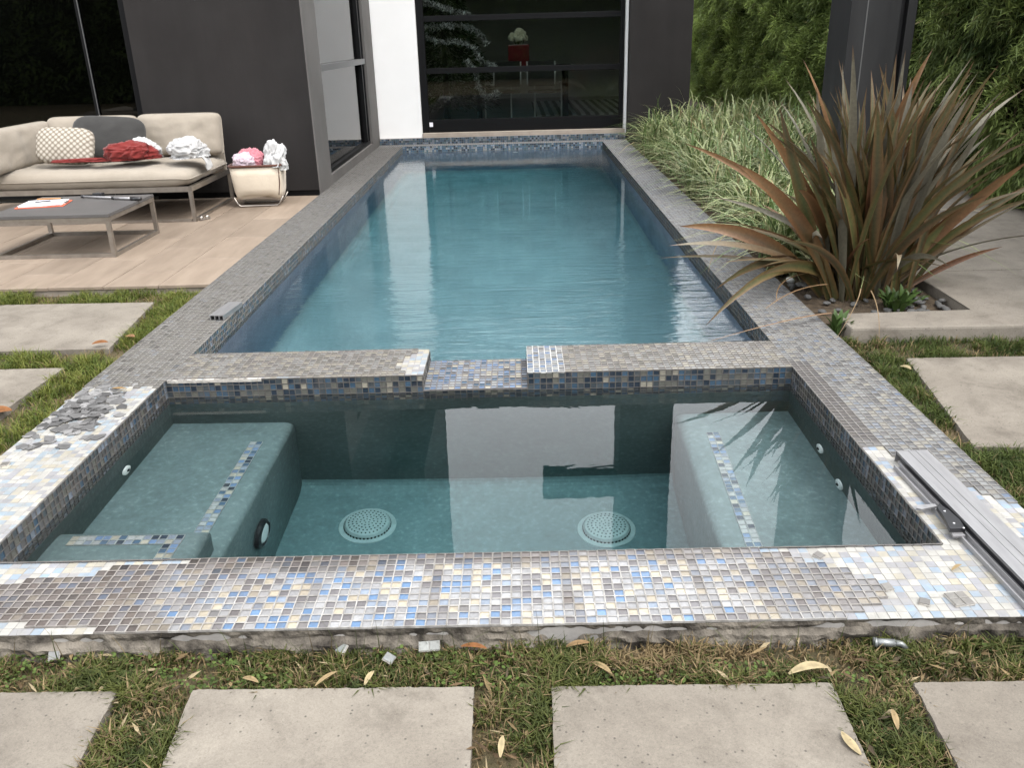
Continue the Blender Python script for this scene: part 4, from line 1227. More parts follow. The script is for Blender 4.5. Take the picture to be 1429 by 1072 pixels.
# bronze flax
FB = np.array((1.90, 4.55, -.05))
flax = empty("bronze_flax", tuple(FB), "large bronze and olive sword-leaved flax growing in the concrete planter", "plant")
OL, BR, OR, GY, RD = np.array((.066, .078, .030)), np.array((.060, .055, .034)), np.array((.165, .100, .048)), np.array((.120, .110, .082)), np.array((.090, .046, .026))
def flax_leaf(base, ctrl, tip, width, kind, twist=0.0, face=.35):
    base, ctrl, tip = (np.array(q, float) - FB for q in (base, ctrl, tip))
    out = tip - base; hz_ = np.array((out[0], out[1], 0.02)); side = np.cross(out, (0, 0, 1.0)) if np.linalg.norm(hz_) > .1 else np.array((1.0, 0, 0))
    side = side / (np.linalg.norm(side) + 1e-6) + np.array([random.uniform(-.45, .45) for _ in range(3)])
    if random.random() < face: side = np.cross(out / np.linalg.norm(out), np.array((random.uniform(-.5, .5), -1, .3)))
    V, F, T = strap(base, ctrl, tip, width, 12, .55, side, lambda t: min(1, .55 + 1.2 * t) * (1 - max(0, (t - .45) / .55) ** 1.9) + .012, twist)
    t, e = T[:, 0:1], np.abs(T[:, 1:2])
    pal = {'olive': (OL, OL * 1.1, BR * 1.4), 'bronze': (OL * .75, BR * 1.15, OL * .8 + BR * .5), 'orange': (OL * .9, OR * .55, OR), 'grey': (BR * .9, GY, GY * 1.3), 'red': (BR * .7, RD, RD * 1.5), 'dry': (OR * .8, OR, GY * 1.8)}[kind]
    c = np.where(t < .5, pal[0] + (pal[1] - pal[0]) * t * 2, pal[1] + (pal[2] - pal[1]) * (t - .5) * 2)
    edge = np.array((.19, .075, .030)) if kind in ('olive', 'bronze', 'orange', 'red') else GY * 1.2
    c = c * (1 - e * .45) + edge * e * .45
    c *= random.uniform(.75, 1.25)
    br_tip = np.clip((t - .93) / .07, 0, 1); c = c * (1 - br_tip) + RD * 1.1 * br_tip
    o = link("leaf", np_mesh("leaf", V, F, c, smooth=True), M_LEAF, flax)
HERO = [  # tip (x,y,z), lift of the control point, width, kind
    ((1.585, 4.30, 1.235), (-.05, .0, .75), .085, 'grey'), ((1.42, 4.25, 1.05), (-.12, 0, .70), .060, 'grey'), ((1.36, 4.2, 1.00), (-.15, 0, .62), .070, 'olive'),
    ((2.165, 4.30, 1.148), (.06, 0, .62), .095, 'bronze'), ((2.46, 4.30, .835), (.22, 0, .40), .050, 'olive'), ((2.50, 4.25, .70), (.24, -.02, .33), .105, 'orange'),
    ((2.44, 4.35, .62), (.22, 0, .30), .11, 'olive'), ((1.90, 4.45, 1.20), (.0, 0, .7), .06, 'grey'), ((1.80, 4.5, 1.14), (-.02, 0, .7), .07, 'olive'),
    ((1.06, 4.25, .715), (-.22, -.02, .46), .120, 'orange'), ((1.165, 4.35, .94), (-.28, 0, .52), .10, 'orange'), ((1.27, 4.3, .96), (-.22, 0, .55), .09, 'olive'),
    ((.86, 4.55, .345), (-.30, .02, .36), .115, 'orange'), ((.765, 4.30, .30), (-.35, .0, .30), .085, 'dry'), ((.905, 3.98, -.03), (-.32, -.12, .36), .075, 'olive'),
    ((.97, 4.10, .12), (-.34, -.05, .30), .08, 'bronze'), ((1.18, 4.05, .20), (-.34, -.05, .22), .09, 'olive'), ((2.52, 4.2, .52), (.22, 0, .22), .03, 'dry'),
    ((2.50, 4.35, .24), (.26, 0, .16), .045, 'red'), ((2.30, 4.2, .42), (.22, 0, .18), .06, 'orange'), ((2.05, 4.4, 1.0), (.08, 0, .6), .07, 'bronze'),
    ((1.70, 4.15, .95), (-.06, -.05, .6), .06, 'red'), ((1.98, 4.2, .92), (.04, -.08, .55), .06, 'grey'), ((1.55, 4.1, .82), (-.10, -.05, .55), .065, 'olive'),
    ((2.28, 4.25, .95), (.14, 0, .52), .055, 'grey'), ((1.30, 4.0, .62), (-.22, -.1, .5), .085, 'orange'), ((1.42, 3.95, .40), (-.25, -.1, .40), .06, 'grey'),
    ((1.75, 3.86, .26), (-.02, -.18, .36), .05, 'dry'), ((2.05, 3.95, .24), (.08, -.15, .34), .05, 'grey'), ((2.25, 4.0, .72), (.12, -.08, .42), .05, 'bronze'),
]
for tip, lift, w, kd in HERO:
    b0 = FB + np.array((random.uniform(-.13, .13) + (tip[0] - FB[0]) * .16, random.uniform(-.12, .12), 0))
    flax_leaf(b0, b0 + np.array(lift) + np.array((0, 0, .05)), tip, w * .70, kd, random.uniform(-.3, .3), .85)
for k in range(165):
    az = random.uniform(0, 2 * math.pi); el = R(random.choices([random.uniform(64, 89), random.uniform(44, 70), random.uniform(18, 42)], [5.5, 4, 1.0])[0])
    L = random.uniform(.78, 1.36) * (1.0 if el > R(45) else .78)
    dv = np.array((math.cos(az) * math.cos(el), .72 * math.sin(az) * math.cos(el), math.sin(el)))
    b0 = FB + np.array((random.uniform(-.17, .17), random.uniform(-.14, .14), 0)) + np.array((dv[0], dv[1], 0)) * .10
    tip = b0 + dv * L + np.array((dv[0], dv[1], -.9)) * L * (.03 + .20 * random.random() * (1 - math.sin(el) * .8))
    ctrl = b0 + np.array((dv[0] * .62, dv[1] * .62, dv[2] + .22)) * L * .5
    if tip[2] < .0: tip[2] = random.uniform(.0, .1)
    flax_leaf(b0, ctrl, tip, random.uniform(.028, .060), random.choices(['olive', 'bronze', 'orange', 'grey', 'red'], [6.5, 4, 1.0, 3.4, .4])[0], random.uniform(-.8, .8))

# variegated clumps
def clump_mesh(seed, n=170, pale=.55):
    rs = np.random.RandomState(seed)
    Vs, Fs, Cs = [], [], []; off = 0
    for k in range(n):
        az = rs.uniform(0, 2 * np.pi); el = np.radians(rs.uniform(35, 86)); L = rs.uniform(.40, .84)
        dv = np.array((np.cos(az) * np.cos(el), np.sin(az) * np.cos(el), np.sin(el)))
        b0 = np.array((rs.normal(0, .07), rs.normal(0, .07), 0)); tip = b0 + dv * L + np.array((dv[0], dv[1], -1.0)) * L * rs.uniform(.14, .55)
        ctrl = b0 + np.array((dv[0] * .35, dv[1] * .35, dv[2] + .25)) * L * .62
        V, F, T = strap(b0, ctrl, tip, rs.uniform(.013, .022), 5, .25)
        e = np.abs(T[:, 1:2]); t = T[:, 0:1]
        gr = np.array((.085, .130, .040)) * rs.uniform(.7, 1.3); crm = np.array((.47, .48, .25)) * rs.uniform(.7, 1.1)
        if rs.rand() < .36: crm = gr * 1.25
        if rs.rand() < .06: gr = np.array((.30, .24, .13)); crm = gr
        c = gr * (1 - e) + crm * e
        c = c * (.75 + .35 * t)
        Vs.append(V); Fs.append(F + off); Cs.append(c); off += len(V)
    return np_mesh("leaf_tuft", np.concatenate(Vs), np.concatenate(Fs), np.concatenate(Cs), smooth=True)
tufts = [clump_mesh(s) for s in range(5)]
for me in tufts: me.materials.append(M_LEAF)
spots = []
for iy in range(16):
    y = 4.95 + iy * .42
    for ix in range(5):
        x = 1.66 + ix * .40 + random.uniform(-.1, .1) + (.08 if iy % 2 else 0)
        yy = y + random.uniform(-.12, .12)
        if x > 2.15 and yy < 7.75: continue
        if x > 1.55 + 2.3: continue
        if yy > 11.35 and x < 2.4: continue
        spots.append((x, yy))
for k, (x, y) in enumerate(spots):
    o = bpy.data.objects.new("variegated_flax_lily", tufts[k % 5]); COL.objects.link(o)
    o.location = (x, y, -.055); o.rotation_euler = (0, 0, random.random() * 6.28)
    s = random.uniform(.85, 1.12) * (1.0 if x > 1.8 else .85); o.scale = (s, s, s * random.uniform(.9, 1.1))
    where = "closest to the bronze flax" if y < 6.2 else ("against the charcoal column" if y > 10.2 else ("leaning over the right coping" if x < 2.0 else ("in front of the hedge" if x > 2.75 else "in the middle of the bed")))
    tag(o, "tufted green and cream striped strap-leaf plant " + where, "plant", "variegated plants along the right side of the pool")

# small green weeds
def weed(loc, n, L, label, seed, spread=35):
    rs = np.random.RandomState(seed); Vs, Fs, Cs = [], [], []; off = 0
    for k in range(n):
        az = rs.uniform(0, 6.28); el = np.radians(rs.uniform(spread, 80)); l = L * rs.uniform(.6, 1.1)
        dv = np.array((np.cos(az) * np.cos(el), np.sin(az) * np.cos(el), np.sin(el)))
        b0 = np.array((rs.normal(0, .02), rs.normal(0, .02), 0))
        V, F, T = strap(b0, b0 + dv * l * .5 + np.array((0, 0, l * .15)), b0 + dv * l + np.array((0, 0, -l * .2)), l * .16, 5, .3, None, lambda t: math.sin(math.pi * min(1, .12 + t * .88)) + .02)
        c = np.repeat(np.array((.045, .078, .020))[None] * rs.uniform(.7, 1.6), len(V), 0)
        Vs.append(V); Fs.append(F + off); Cs.append(c); off += len(V)
    o = link("weed", np_mesh("weed", np.concatenate(Vs), np.concatenate(Fs), np.concatenate(Cs), smooth=True), M_LEAF)
    o.location = loc; tag(o, label, "plant")
weed((1.93, 4.22, -.06), 46, .17, "small bright green weed at the foot of the flax by the pebbles", 3)
weed((1.52, 3.93, -.07), 16, .15, "green weed squeezed between coping and planter corner", 5, 50)
weed((2.05, 4.35, -.06), 26, .13, "small green weed right beside the pebbles under the flax", 8)

# ------------------------------------------------------------------ pebbles
pbm = []
for k in range(5):
    b = B(); bmesh.ops.create_icosphere(b.bm, subdivisions=3, radius=1)
    for v in b.bm.verts:
        v.co = Vector((v.co.x, v.co.y * .72, v.co.z * .48)) * (1 + .16 * mnoise.noise(v.co * 1.3 + Vector((k * 9, 0, 0))))
    me = b.mesh("river_pebble", True); me.materials.append(M_PEBBLE); pbm.append(me)
pk = 0
while pk < 74:
    x, y = random.uniform(1.52, 2.225), random.uniform(4.07, 5.0)
    if (x - 1.90) ** 2 + (y - 4.58) ** 2 < .055: continue
    if x < 1.95 and y < 4.5 and random.random() < .75: continue
    if 1.55 < x < 2.0 and y > 4.75: continue
    o = bpy.data.objects.new("river_pebble", pbm[pk % 5]); COL.objects.link(o)
    s = random.uniform(.016, .030); o.scale = (s, s, s); o.rotation_euler = (random.uniform(-.3, .3), random.uniform(-.3, .3), random.random() * 6.28)
    o.location = (x, y, -.052 + s * .42 + random.random() * .014)
    tag(o, "smooth grey river pebble lying in the planter round the flax", "pebble", "grey pebbles in the planter")
    pk += 1
# one white pebble
o = bpy.data.objects.new("river_pebble", pbm[1].copy()); COL.objects.link(o); o.data.materials[0] = M_PLASTICW
o.location = (1.545, 4.73, -.02); o.scale = (.035,) * 3; o.rotation_euler = (.2, .5, 1)
tag(o, "single white pebble at the coping edge under the flax leaves", "pebble")

# ------------------------------------------------------------------ grass
def grass_patch(rects, n, hmin, hmax, c1, c2, dry, seed):
    rs = np.random.RandomState(seed)
    A = np.array([(r[1] - r[0]) * (r[3] - r[2]) for r in rects]); pr = A / A.sum()
    ks = rs.choice(len(rects), n, p=pr); Rr = np.array(rects)[ks]
    x = Rr[:, 0] + rs.rand(n) * (Rr[:, 1] - Rr[:, 0]); y = Rr[:, 2] + rs.rand(n) * (Rr[:, 3] - Rr[:, 2])
    pt = np.array([vnoise(a * 4.5, b * 4.5, seed) for a, b in zip(x, y)]); p2 = np.array([vnoise(a * 14, b * 14, seed + 5) for a, b in zip(x, y)])
    keep = rs.rand(n) < np.clip(.66 + pt * 1.1 + p2 * .6, .08, 1)
    for P in SLABS:
        ins = np.ones(n, bool)
        for a, b in zip(P, np.roll(P, -1, 0)):
            e = (b - a) / np.linalg.norm(b - a)
            ins &= (e[0] * (y - a[1]) - e[1] * (x - a[0])) > .006 + .012 * rs.rand(n) ** 3 - .009
        keep &= ~ins
    x, y, pt, p2 = x[keep], y[keep], pt[keep], p2[keep]; n = len(x)
    h = rs.uniform(hmin, hmax, n) * np.clip(1 + .7 * pt + .6 * p2, .35, 2); az = rs.rand(n) * 2 * np.pi; ln = rs.uniform(.25, 1.2, n) * h
    w = rs.uniform(.0011, .0024, n)
    dx, dy = np.cos(az), np.sin(az); sx, sy = -np.sin(az + rs.normal(0, .5, n)), np.cos(az)
    b = np.stack([x, y, np.full(n, GZ)], 1)
    s = np.stack([sx * w, sy * w, np.zeros(n)], 1)
    m1 = b + np.stack([dx * ln * .35, dy * ln * .35, h * .62], 1); tp = b + np.stack([dx * ln, dy * ln, h * rs.uniform(.62, 1.0, n)], 1)
    V = np.stack([b - s, b + s, m1 + s * .8, m1 - s * .8, tp], 1).reshape(-1, 3)
    i5 = np.arange(n)[:, None] * 5
    F4 = i5 + np.array([[0, 1, 2, 3]]); F3 = i5 + np.array([[3, 2, 4, 4]])
    k = np.clip(.5 + p2 * .9 + rs.normal(0, .25, n), 0, 1)[:, None]
    col = np.array(c1) * (1 - k) + np.array(c2) * k
    bare = np.exp(-((x - .36) / .26) ** 2 - ((y - 1.63) / .06) ** 2) if seed == 3 else 0
    dr_ = rs.rand(n) < np.clip(dry - pt * .9 - .1 + bare * .8, .03, .95)
    col[dr_] = np.array((.20, .145, .075)) * rs.uniform(.5, 1.15, (dr_.sum(), 1))
    col = np.repeat(col, 5, 0)
    # quads + tris in one from_pydata-like pass: degenerate quads avoided by splitting
    Fq = np.concatenate([F4[:, [0, 1, 2]], F4[:, [0, 2, 3]], F3[:, :3]])
    return np_mesh("grass", V, Fq, col)
GR = [
    ("grass", [(XLO - .1, XRO + .6, YB - .01, Y0 - .005), (-.935, -.755, .92, YB), (-.128, .05, .92, YB), (.672, .862, .92, YB)], 62000, .014, .042, (.026, .038, .009), (.075, .084, .020), .42, 3, "short patchy green and straw grass between the near coping and the slabs"),
    ("grass", [(-2.12, XLO - .003, 1.7, 4.95), (-3.3, -2.02, 3.66, 3.90), (-3.3, -2.02, 4.72, 4.945), (-2.45, -2.08, 2.0, 2.83)], 42000, .022, .058, (.045, .075, .012), (.135, .145, .030), .08, 9, "lush bright green grass strip along the left coping and between slabs"),
    ("grass", [(XRO + .003, 1.70, 1.75, 3.80), (1.5, 2.7, 3.535, 3.80), (1.55, 2.6, 1.75, 2.64)], 42000, .018, .05, (.026, .044, .010), (.070, .088, .020), .22, 15, "short dark green grass strip along the right coping below the planter"),
]
for nm, rects, n, h0, h1, c1, c2, dry, sd, lab in GR:
    o = link(nm, grass_patch(rects, n, h0, h1, c1, c2, dry, sd), M_GRASS)
    tag(o, lab, "grass", kind="stuff")
def sprouts(n):
    rs = np.random.RandomState(21); Vs, Fs, Cs = [], [], []; off = 0
    for k in range(n):
        x = rs.uniform(-1.5, 1.45); L = rs.uniform(.05, .13); dx = rs.normal(0, .03)
        b0 = np.array((x, Y0 - rs.uniform(.012, .05), GZ)); tp = b0 + np.array((dx, rs.normal(-.005, .012), L))
        V, F, T = strap(b0, (b0 + tp) / 2 + np.array((-dx * .4, 0, .01)), tp, .0035, 4, .3, None, lambda t: 1 - .9 * t)
        c = np.array(((.04, .05, .018), (.075, .10, .025), (.13, .10, .05))[rs.randint(3)]) * rs.uniform(.6, 1.2)
        Vs.append(V); Fs.append(F + off); Cs.append(np.repeat(c[None], len(V), 0)); off += len(V)
    return np_mesh("grass", np.concatenate(Vs), np.concatenate(Fs), np.concatenate(Cs))
tag(link("grass", sprouts(120), M_GRASS), "tall thin grass stalks sprouting along the broken near coping edge", "grass", kind="stuff")
def litter(n):
    rs = np.random.RandomState(33); x = rs.uniform(-1.7, 1.6, n); y = rs.uniform(.95, Y0 - .01, n)
    for P in SLABS[:4]:
        ins = np.ones(n, bool)
        for a, b in zip(P, np.roll(P, -1, 0)):
            e = (b - a) / np.linalg.norm(b - a); ins &= (e[0] * (y - a[1]) - e[1] * (x - a[0])) > 0
        x, y = x[~ins], y[~ins]; n = len(x)
    az = rs.rand(n) * 6.28; L = rs.uniform(.006, .026, n); w = rs.uniform(.0015, .005, n)
    c = np.stack([x, y, GZ + rs.uniform(.012, .032, n)], 1); d = np.stack([np.cos(az), np.sin(az), rs.normal(0, .25, n)], 1); q = np.stack([-np.sin(az), np.cos(az), rs.normal(0, .4, n)], 1)
    V = np.stack([c - d * L[:, None], c + q * w[:, None], c + d * L[:, None], c - q * w[:, None] + np.array((0, 0, .002))], 1).reshape(-1, 3)
    col = np.array([(.17, .12, .06), (.10, .065, .035), (.27, .215, .13), (.06, .045, .028)])[rs.randint(0, 4, n)] * rs.uniform(.6, 1.2, (n, 1))
    return np_mesh("leaf_litter", V, np.arange(4 * n).reshape(-1, 4), np.repeat(col, 4, 0))
tag(link("leaf_litter", litter(1500), M_DRY), "dry brown leaf litter and twigs scattered in the near grass", "litter", kind="stuff")
# clover-like ground weeds in the near strip
def clover(n):
    rs = np.random.RandomState(4)
    x = rs.uniform(XLO, XRO, n); y = rs.uniform(YB, Y0 - .01, n)
    pt = np.array([vnoise(a * 3.5, b * 5, 77) for a, b in zip(x, y)]); kp = pt > .05 - (x < -.3) * .12
    x, y = x[kp], y[kp]; n = len(x)
    z = GZ + rs.uniform(.012, .03, n); r_ = rs.uniform(.0025, .0052, n)
    q = np.array([(math.cos(a), math.sin(a)) for a in np.linspace(0, 2 * np.pi, 6, endpoint=False)])
    tl = rs.normal(0, .35, (n, 2))
    V = np.stack([x[:, None] + q[None, :, 0] * r_[:, None], y[:, None] + q[None, :, 1] * r_[:, None], z[:, None] + (q[None, :, 0] * tl[:, 0:1] + q[None, :, 1] * tl[:, 1:2]) * r_[:, None]], 2).reshape(-1, 3)
    col = np.repeat(np.array((.060, .090, .020)) * rs.uniform(.5, 1.5, (n, 1)), 6, 0)
    return np_mesh("clover", V, np.arange(6 * n).reshape(-1, 6), col)
tag(link("clover", clover(3800), M_GRASS), "small round-leaved clover growing in the near grass strip", "clover", kind="stuff")

# ------------------------------------------------------------------ fallen leaves and debris
def fallen(x, y, z, L, w, rz, col, label, curl=.2, seed=0, cat="leaf", grp="fallen dry leaves"):
    V, F, T = strap((-L / 2, 0, 0), (0, w * .25, L * curl), (L / 2, 0, .004), w, 9, .25, None, lambda t: math.sin(math.pi * min(1, .04 + t * .94)) ** .8 + .02)
    c = np.repeat(np.array(col)[None], len(V), 0) * (1 - .25 * (np.abs(T[:, 1:2]) < .5))
    o = link("fallen_leaf", np_mesh("fallen_leaf", V, F, c, smooth=True), M_DRY)
    o.location = (x, y, z); o.rotation_euler = (0.15, 0, rz)
    tag(o, label, cat, grp)
TAN, CRM, ORG = (.26, .19, .10), (.34, .275, .16), (.20, .085, .032)
fallen(.656, 1.337, SZ + .003, .062, .022, R(108), CRM, "oval cream leaf lying flat on the slab right of centre", .02)
fallen(.169, 1.575, SZ + .002, .062, .014, R(-45), TAN, "narrow tan leaf in the grass above the slab with the oval leaf")
fallen(.637, 1.548, SZ + .006, .095, .022, R(8), CRM, "long curled cream leaf at the far right corner of that slab", .3)
fallen(-.059, 1.345, GZ + .03, .055, .013, R(85), CRM, "thin cream leaf in the grass gap between the two middle slabs")
fallen(-.640, 1.556, SZ + .002, .048, .012, R(-25), TAN, "small dry leaf at the far edge of the second slab, left one")
fallen(-.366, 1.556, SZ + .002, .045, .012, R(70), CRM, "small pale leaf standing at the far edge of the second slab")
fallen(-.465, 1.555, SZ + .003, .060, .010, R(45), TAN, "very thin dry leaf between two others on the second slab's edge")
fallen(-.13, 1.655, GZ + .03, .065, .014, R(-12), ORG, "brownish dry leaf against the broken concrete near the middle")
fallen(.772, 1.40, GZ + .03, .055, .014, R(80), TAN, "dry leaf standing in the grass gap left of the lower right slab")
fallen(.12, 1.655, GZ + .032, .060, .014, R(10), (.22, .14, .07), "tan leaf leaning on the broken concrete right of the middle")
fallen(-2.12, 3.135, SZ + .004, .105, .055, R(20), ORG, "big orange leaf at the left edge beside the grass", .12)
fallen(-2.06, 3.93, SZ + .02, .075, .034, R(10), ORG, "faded orange leaf on the grass gap below the left slab", .1)
fallen(-1.95, 4.02, SZ + .02, .06, .028, R(-20), (.22, .12, .06), "smaller faded orange leaf beside the other in the left grass gap", .1)
fallen(1.12, 1.875, 0, .040, .009, R(30), TAN, "thin tan leaf scrap on the stripped right coping")
fallen(-1.665, 3.25, .002, .075, .012, R(-12), (.26, .16, .06), "orange-brown leaf sliver on the left coping above the shard heap", .06)
fallen(1.64, 3.40, SZ + .005, .055, .022, R(-60), CRM, "pale leaf on the grass edge beside the slab with damp spots", .2)
# flax leaf litter
def stalk(pts, w, col, label):
    P = [np.array(q, float) for q in pts]; o0 = P[0]
    V, F, T = strap(P[0] - o0, P[1] - o0, P[2] - o0, w, 8, .3, None, lambda t: 1 - .8 * t)
    o = link("dry_stalk", np_mesh("dry_stalk", V, F, np.repeat(np.array(col)[None], len(V), 0), smooth=True), M_DRY)
    o.location = o0; tag(o, label, "stalk", "dry flax stalks")
stalk([(1.52, 3.98, .02), (1.3, 3.86, .05), (.86, 3.645, .012)], .020, (.20, .13, .08), "long brown dry stalk lying across the coping junction")
stalk([(1.66, 4.02, .13), (1.62, 3.92, .09), (1.42, 3.64, .006)], .006, (.20, .14, .08), "straw-coloured stalk hanging from the flax onto the coping corner")
stalk([(1.71, 4.02, .12), (1.68, 3.80, .09), (1.665, 3.75, -.06)], .006, (.20, .14, .08), "straw stalk hanging down the planter's front face")
stalk([(1.62, 4.35, .06), (1.42, 4.30, .07), (1.24, 4.13, .006)], .016, (.24, .15, .08), "brown dry stalk curled on the right coping under the flax")
stalk([(1.56, 4.45, .10), (1.37, 4.50, .06), (1.33, 4.25, .006)], .014, (.30, .19, .10), "brown bent stalk above the curled one on the right coping")
stalk([(3.5, 6.4, .004), (3.2, 6.5, .03), (2.9, 6.45, .004)], .02, (.42, .36, .26), "pale twig lying on the pavement before the hedge")
stalk([(1.30, 5.02, .22), (1.16, 4.99, .21), (1.13, 4.97, -.02)], .016, (.33, .25, .16), "dry bent stalk hanging over the pool edge")

# tile shards heaped on the left coping
shm = []
for k in range(10):
    b = B(); n = random.choice([4, 4, 5]); pts = []
    for i in range(n):
        a = 2 * math.pi * i / n + random.uniform(-.3, .3); r_ = random.uniform(.014, .027)
        pts.append((r_ * math.cos(a) * 1.2, r_ * math.sin(a)))
    b.prism(pts, 0, .0035, .0006)
    me = b.mesh("tile_shard"); v = [.07, .10, .13, .16, .20, .12, .09, .24, .15, .11][k]
    a = me.attributes.new("col", 'FLOAT_COLOR', 'FACE')
    c = np.ones((len(me.polygons), 4), np.float32); c[:, :3] = (v * 1.0, v * .98, v * .97); a.data.foreach_set("color", c.ravel())
    me.materials.append(M_SHARD); shm.append(me)
for k in range(170):
    t = random.gauss(0, .46); u = random.gauss(0, .44)
    t, u = max(-1, min(1, t)), max(-1, min(1, u))
    x, y = -1.715 + u * .16 - t * .02, 3.02 + t * .30
    if x < XLO + .01: x = XLO + random.uniform(.005, .05)
    o = bpy.data.objects.new("tile_shard", shm[k % 10]); COL.objects.link(o)
    hgt = max(0, (1 - (t * t + u * u) * 1.6)) * .012 * random.random()
    o.location = (x, y, -.004 + hgt); o.rotation_euler = (random.gauss(0, .09), random.gauss(0, .09), random.random() * 6.28)
    s = random.uniform(.6, 1.2); o.scale = (s, s, 1)
    tag(o, "grey broken glass tile shard in the heap on the left coping beside the grass", "tile shard", "broken tile shards heaped on the left coping")

# loose tiles
def loose(x, y, z, nu, nv, rz, label, col=(.13, .122, .11), tilt=0):
    e = empty("loose_tile", (x, y, z), label, "tile", "loose mosaic tiles", rz); e.rotation_euler = (tilt, 0, rz)
    vs = tile_verts(.0122, .0122)
    for i in range(nu):
        for j in range(nv):
            c = np.array(col) * random.uniform(.8, 1.2)
            me = np_mesh("tile_piece", vs, TFACES, np.repeat(c[None], 9, 0), 'FACE')
            o = link("tile_piece", me, M_TILE, e); o.location = ((i - (nu - 1) / 2) * .0255, (j - (nv - 1) / 2) * .0255, 0)
    B().box(-nu * .0127, nu * .0127, -nv * .0127, nv * .0127, -.0012, .0035).obj("backing", M_CORE, e)
zp = -TH + .0030
loose(1.065, 1.745, zp, 2, 2, R(8), "loose four-tile piece on the stripped right corner of the coping")
loose(.976, 1.737, zp, 1, 1, R(-28), "single loose tile left of the four-tile piece")
loose(.910, 1.800, zp, 1, 1, R(14), "single loose tile touching the ragged edge of the intact mosaic", tilt=.15)
loose(.787, 1.946, zp, 1, 1, R(40), "small dark tile chip at the water edge of the near coping", (.12, .11, .10), .1)
loose(-1.775, 2.59, zp, 1, 1, R(5), "single grey tile lying alone on the left coping below the shard heap")
loose(-1.145, 1.655, GZ + .03, 1, 1, R(20), "whitish glass tile in the grass at the lower left", (.15, .15, .145), .3)
loose(-.449, 1.660, GZ + .03, 1, 1, R(-30), "greenish clear glass tile tilted in the grass left of the middle", (.12, .13, .125), .5)
loose(-.237, 1.657, GZ + .035, 2, 1, R(5), "pair of clear glass tiles leaning on the broken concrete", (.17, .175, .165), .5)
loose(-.33, 1.622, GZ + .03, 1, 1, R(70), "small clear tile chip glinting in the grass below the pair", (.17, .18, .178), .4)

# metal connector in the grass
mc = empty("pipe_connector", (.858, 1.640, GZ + .034), "small galvanised metal connector lying in the grass by the right coping", "connector", rz=R(-6))
B().tube([(-.035, 0, 0), (.012, 0, 0)], .0095, 14).obj("barrel", M_GALV, mc, True)
B().tube([(.012, 0, 0), (.026, 0, -.001), (.038, -.004, -.010)], [.0075, .007, .006], 12).obj("elbow", M_GALV, mc, True)
B().tube([(-.037, 0, 0), (-.030, 0, 0)], .0118, 14).obj("collar", M_GALV, mc, True)

# aluminium profile on the right
ap = empty("aluminium_profile", (1.215, 1.42, -TH + .0022), "long aluminium door track lying on the right coping with a black latch", "metal profile", rz=R(1.4))
L_ = 1.06
b = B(); 
for x0, x1, zt in ((.022, .058, .0365), (.060, .082, .0362), (.084, .122, .0365)): b.box(x0, x1, 0, L_, .030, zt)
b.box(.022, .122, .001, L_ - .001, .0285, .0345).box(.110, .122, .001, L_ - .002, 0, .028)
b.obj("top_plate", M_ALU, ap)
B().box(.020, .124, L_ + .0005, L_ + .003, 0, .037).obj("end_cap", M_ALU, ap)
B().box(.022, .030, 0, L_ - .02, 0, .013).box(-.006, .0215, 0, L_ - .05, 0, .004).box(-.006, -.003, 0, L_ - .05, .0045, .014).box(.012, .015, 0, L_ - .05, .0045, .018).obj("track_rail", M_ALU, ap)
B().box(.0232, .029, .02, L_ - .03, .0135, .028).obj("dark_slot", M_PLASTICB, ap)
lt = B().prism([(-.034, .60), (.010, .60), (.016, .645), (.014, .70), (.002, .735), (-.012, .72), (-.020, .66)], .020, .032, .003).obj("latch", M_PLASTICB, ap)
B().prism([(-.030, .585), (.004, .585), (.002, .64), (-.018, .655)], .012, .0185, .001).obj("latch_plate", M_ALU, lt)
B().prism([(-.062, .735), (-.050, .728), (.002, .742), (.002, .756), (-.052, .752)], .014, .019, .001).obj("latch_tab", M_ALU, lt)
for x, y in ((-.010, .625), (-.004, .69), (.004, .60)): B().lathe([(.004, 0), (.004, .0022), (.002, .003)], (x, y, .032), n=10).obj("screw", M_CHROME, lt)
# offcut on the left coping
oc = empty("profile_offcut", (-1.545, 4.29, 0), "short aluminium profile offcut on the left coping beside the pool", "metal profile", rz=R(-6))
B().box(-.038, .038, -.12, .12, .022, .026).obj("top_plate", M_ALU, oc)
for x in (-.036, -.012, .012, .034): B().box(x - .002, x + .002, -.12, .12, .001, .0215).obj("rib", M_ALU, oc)
B().box(-.034, .034, -.118, .115, 0.001, .004).obj("bottom_plate", M_PLASTICB, oc)

